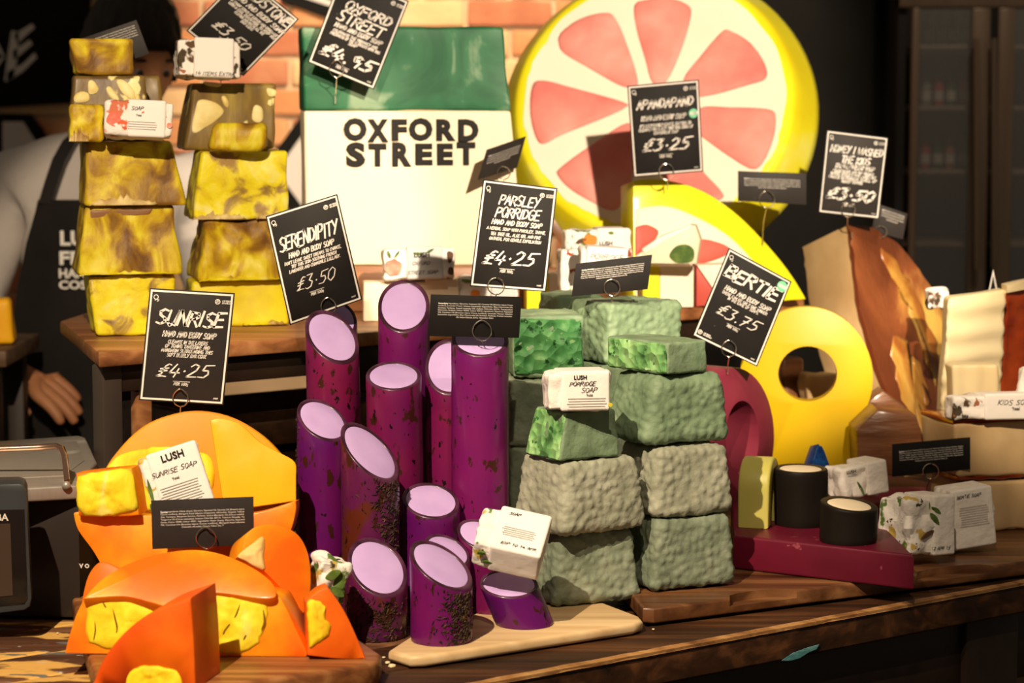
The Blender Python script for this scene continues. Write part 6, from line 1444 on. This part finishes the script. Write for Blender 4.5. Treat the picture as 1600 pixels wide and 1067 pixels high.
texts = [ptxt('LUSH', 134, 372, 80, 24), ptxt('FRESH', 142, 403, 98, 22), ptxt('HANDMADE', 148, 427, 112, 15), ptxt('COSMETICS', 150, 445, 116, 14)]
def strap(pts, w_, name):
    V, Fc = [], []
    for i, (u, v, Y) in enumerate(pts):
        V += [P(u-w_/2, v, Y), P(u+w_/2, v, Y)]
    for i in range(len(pts)-1): Fc.append((2*i, 2*i+1, 2*i+3, 2*i+2))
    return thick(V, Fc, .004, m_apron, name)
st1 = strap([(70, 318, PY-.12), (80, 285, PY-.115), (92, 250, PY-.10), (108, 222, PY-.07), (128, 205, PY-.03), (150, 192, PY+.03)], 20, 'strap')
st2 = strap([(228, 318, PY-.12), (226, 285, PY-.115), (222, 250, PY-.10), (216, 222, PY-.07), (210, 205, PY-.04)], 20, 'strap')
# hands: palm and five fingers each
def hand(w, d, up, side, s=1.0, curl=.5, name='hand'):
    """w wrist, d pointing direction, up back-of-hand normal, side direction of the thumb"""
    d = d.normalized(); up = (up-d*up.dot(d)).normalized(); sd_ = side*d.cross(up).normalized()
    ch = []; k0 = w+d*.002*s; pc = w+d*.045*s
    ch.append([(w-d*.03*s, .028*s), (w, .024*s), (pc, (.034*s, .018*s))])
    for i, (off, ln) in enumerate(((.030, .072), (.011, .080), (-.009, .075), (-.027, .058))):
        kn = w+d*(.088-.004*abs(i-1))*s+sd_*off*s+up*.004*s
        a = kn; dirf = d; pts = [(pc, (.034*s, .018*s)), (a, .0125*s)]
        for j, (f, rr) in enumerate(((.45, .0105), (.32, .0095), (.23, .0075))):
            ang = curl*(.45+.55*j)
            dj = (d*math.cos(ang)-up*math.sin(ang)).normalized(); a = a+dj*ln*f*s+sd_*off*.06*s; pts.append((a, rr*s))
        ch.append(pts)
    tb = w+d*.022*s+sd_*.024*s-up*.004*s
    th = [(w, .024*s), (tb, .016*s), (tb+(d*.7+sd_*.6-up*.3).normalized()*.034*s, .0125*s), (tb+(d*.7+sd_*.6-up*.3).normalized()*.034*s+(d*.95+sd_*.1-up*.3).normalized()*.028*s, .0105*s), (tb+(d*.7+sd_*.6-up*.3).normalized()*.034*s+(d*.95+sd_*.1-up*.3).normalized()*.048*s, .0085*s)]
    ch.append(th)
    return skin(name, ch, m_skin, 2)
wl_ = q(12, 572, -.16)
hand1 = hand(wl_, q(130, 640, -.22)-wl_, Vv((.25, -.45, .85)), 1, 1.12, .42)
hand2 = hand(wrR, Vv((-.3, -.4, -.6)), Vv((.2, -.6, .5)), -1, 1.0, .5)
fore = tube([wrL+(cuff-wrL)*1.2, wrL, (wrL+wl_)/2, wl_+(wl_-wrL)*.15], [.034, .032, .030, .029], m_skin, 'wrist', sides=16)
thing('person', 'shop worker with black hair, white shirt and black lettered apron, behind the yellow soaps', 'person',
      [('head', hd, None, eyes+[('mouth', mouth)]), ('hair', hr, 'short black hair'), ('beard', beard), ('shirt', shirt, 'white long-sleeved shirt'), ('apron', apr, 'black apron with white lettering', texts), ('strap', st1), ('strap', st2), ('hand', hand1), ('hand', hand2), ('wrist', fore)],
      root_mesh=body_sk, base=Vector((pel.x, pel.y, FLOOR)))
# something yellow the worker is next to, out of focus at the left edge
yb = blk('yellow_soap_chunk', 'blurred orange-yellow soap piece at the left frame edge beside the worker', m_or_y, (-60, 24), 4.30, P(0, 540, 4.30).z, 468, (-60, 14), 6, .05, inset=0, r=.01, n=(6, 4, 6), disp=lump(20, .004))
cz = P(0, 540, 4.30).z
bm_ = [('top', box(-1.6, XU(18, 4.25, .1), 4.22, 4.52, cz-.03, cz-.0005, m_crate, .004))]+[('leg', box(x, x+.04, y, y+.04, FLOOR, cz-.031, m_dark, .003)) for x in (-1.58, XU(18, 4.25, .1)-.06) for y in (4.24, 4.46)]
thing('side_counter', 'dark wooden side counter behind the weighing scale', 'counter', bm_)
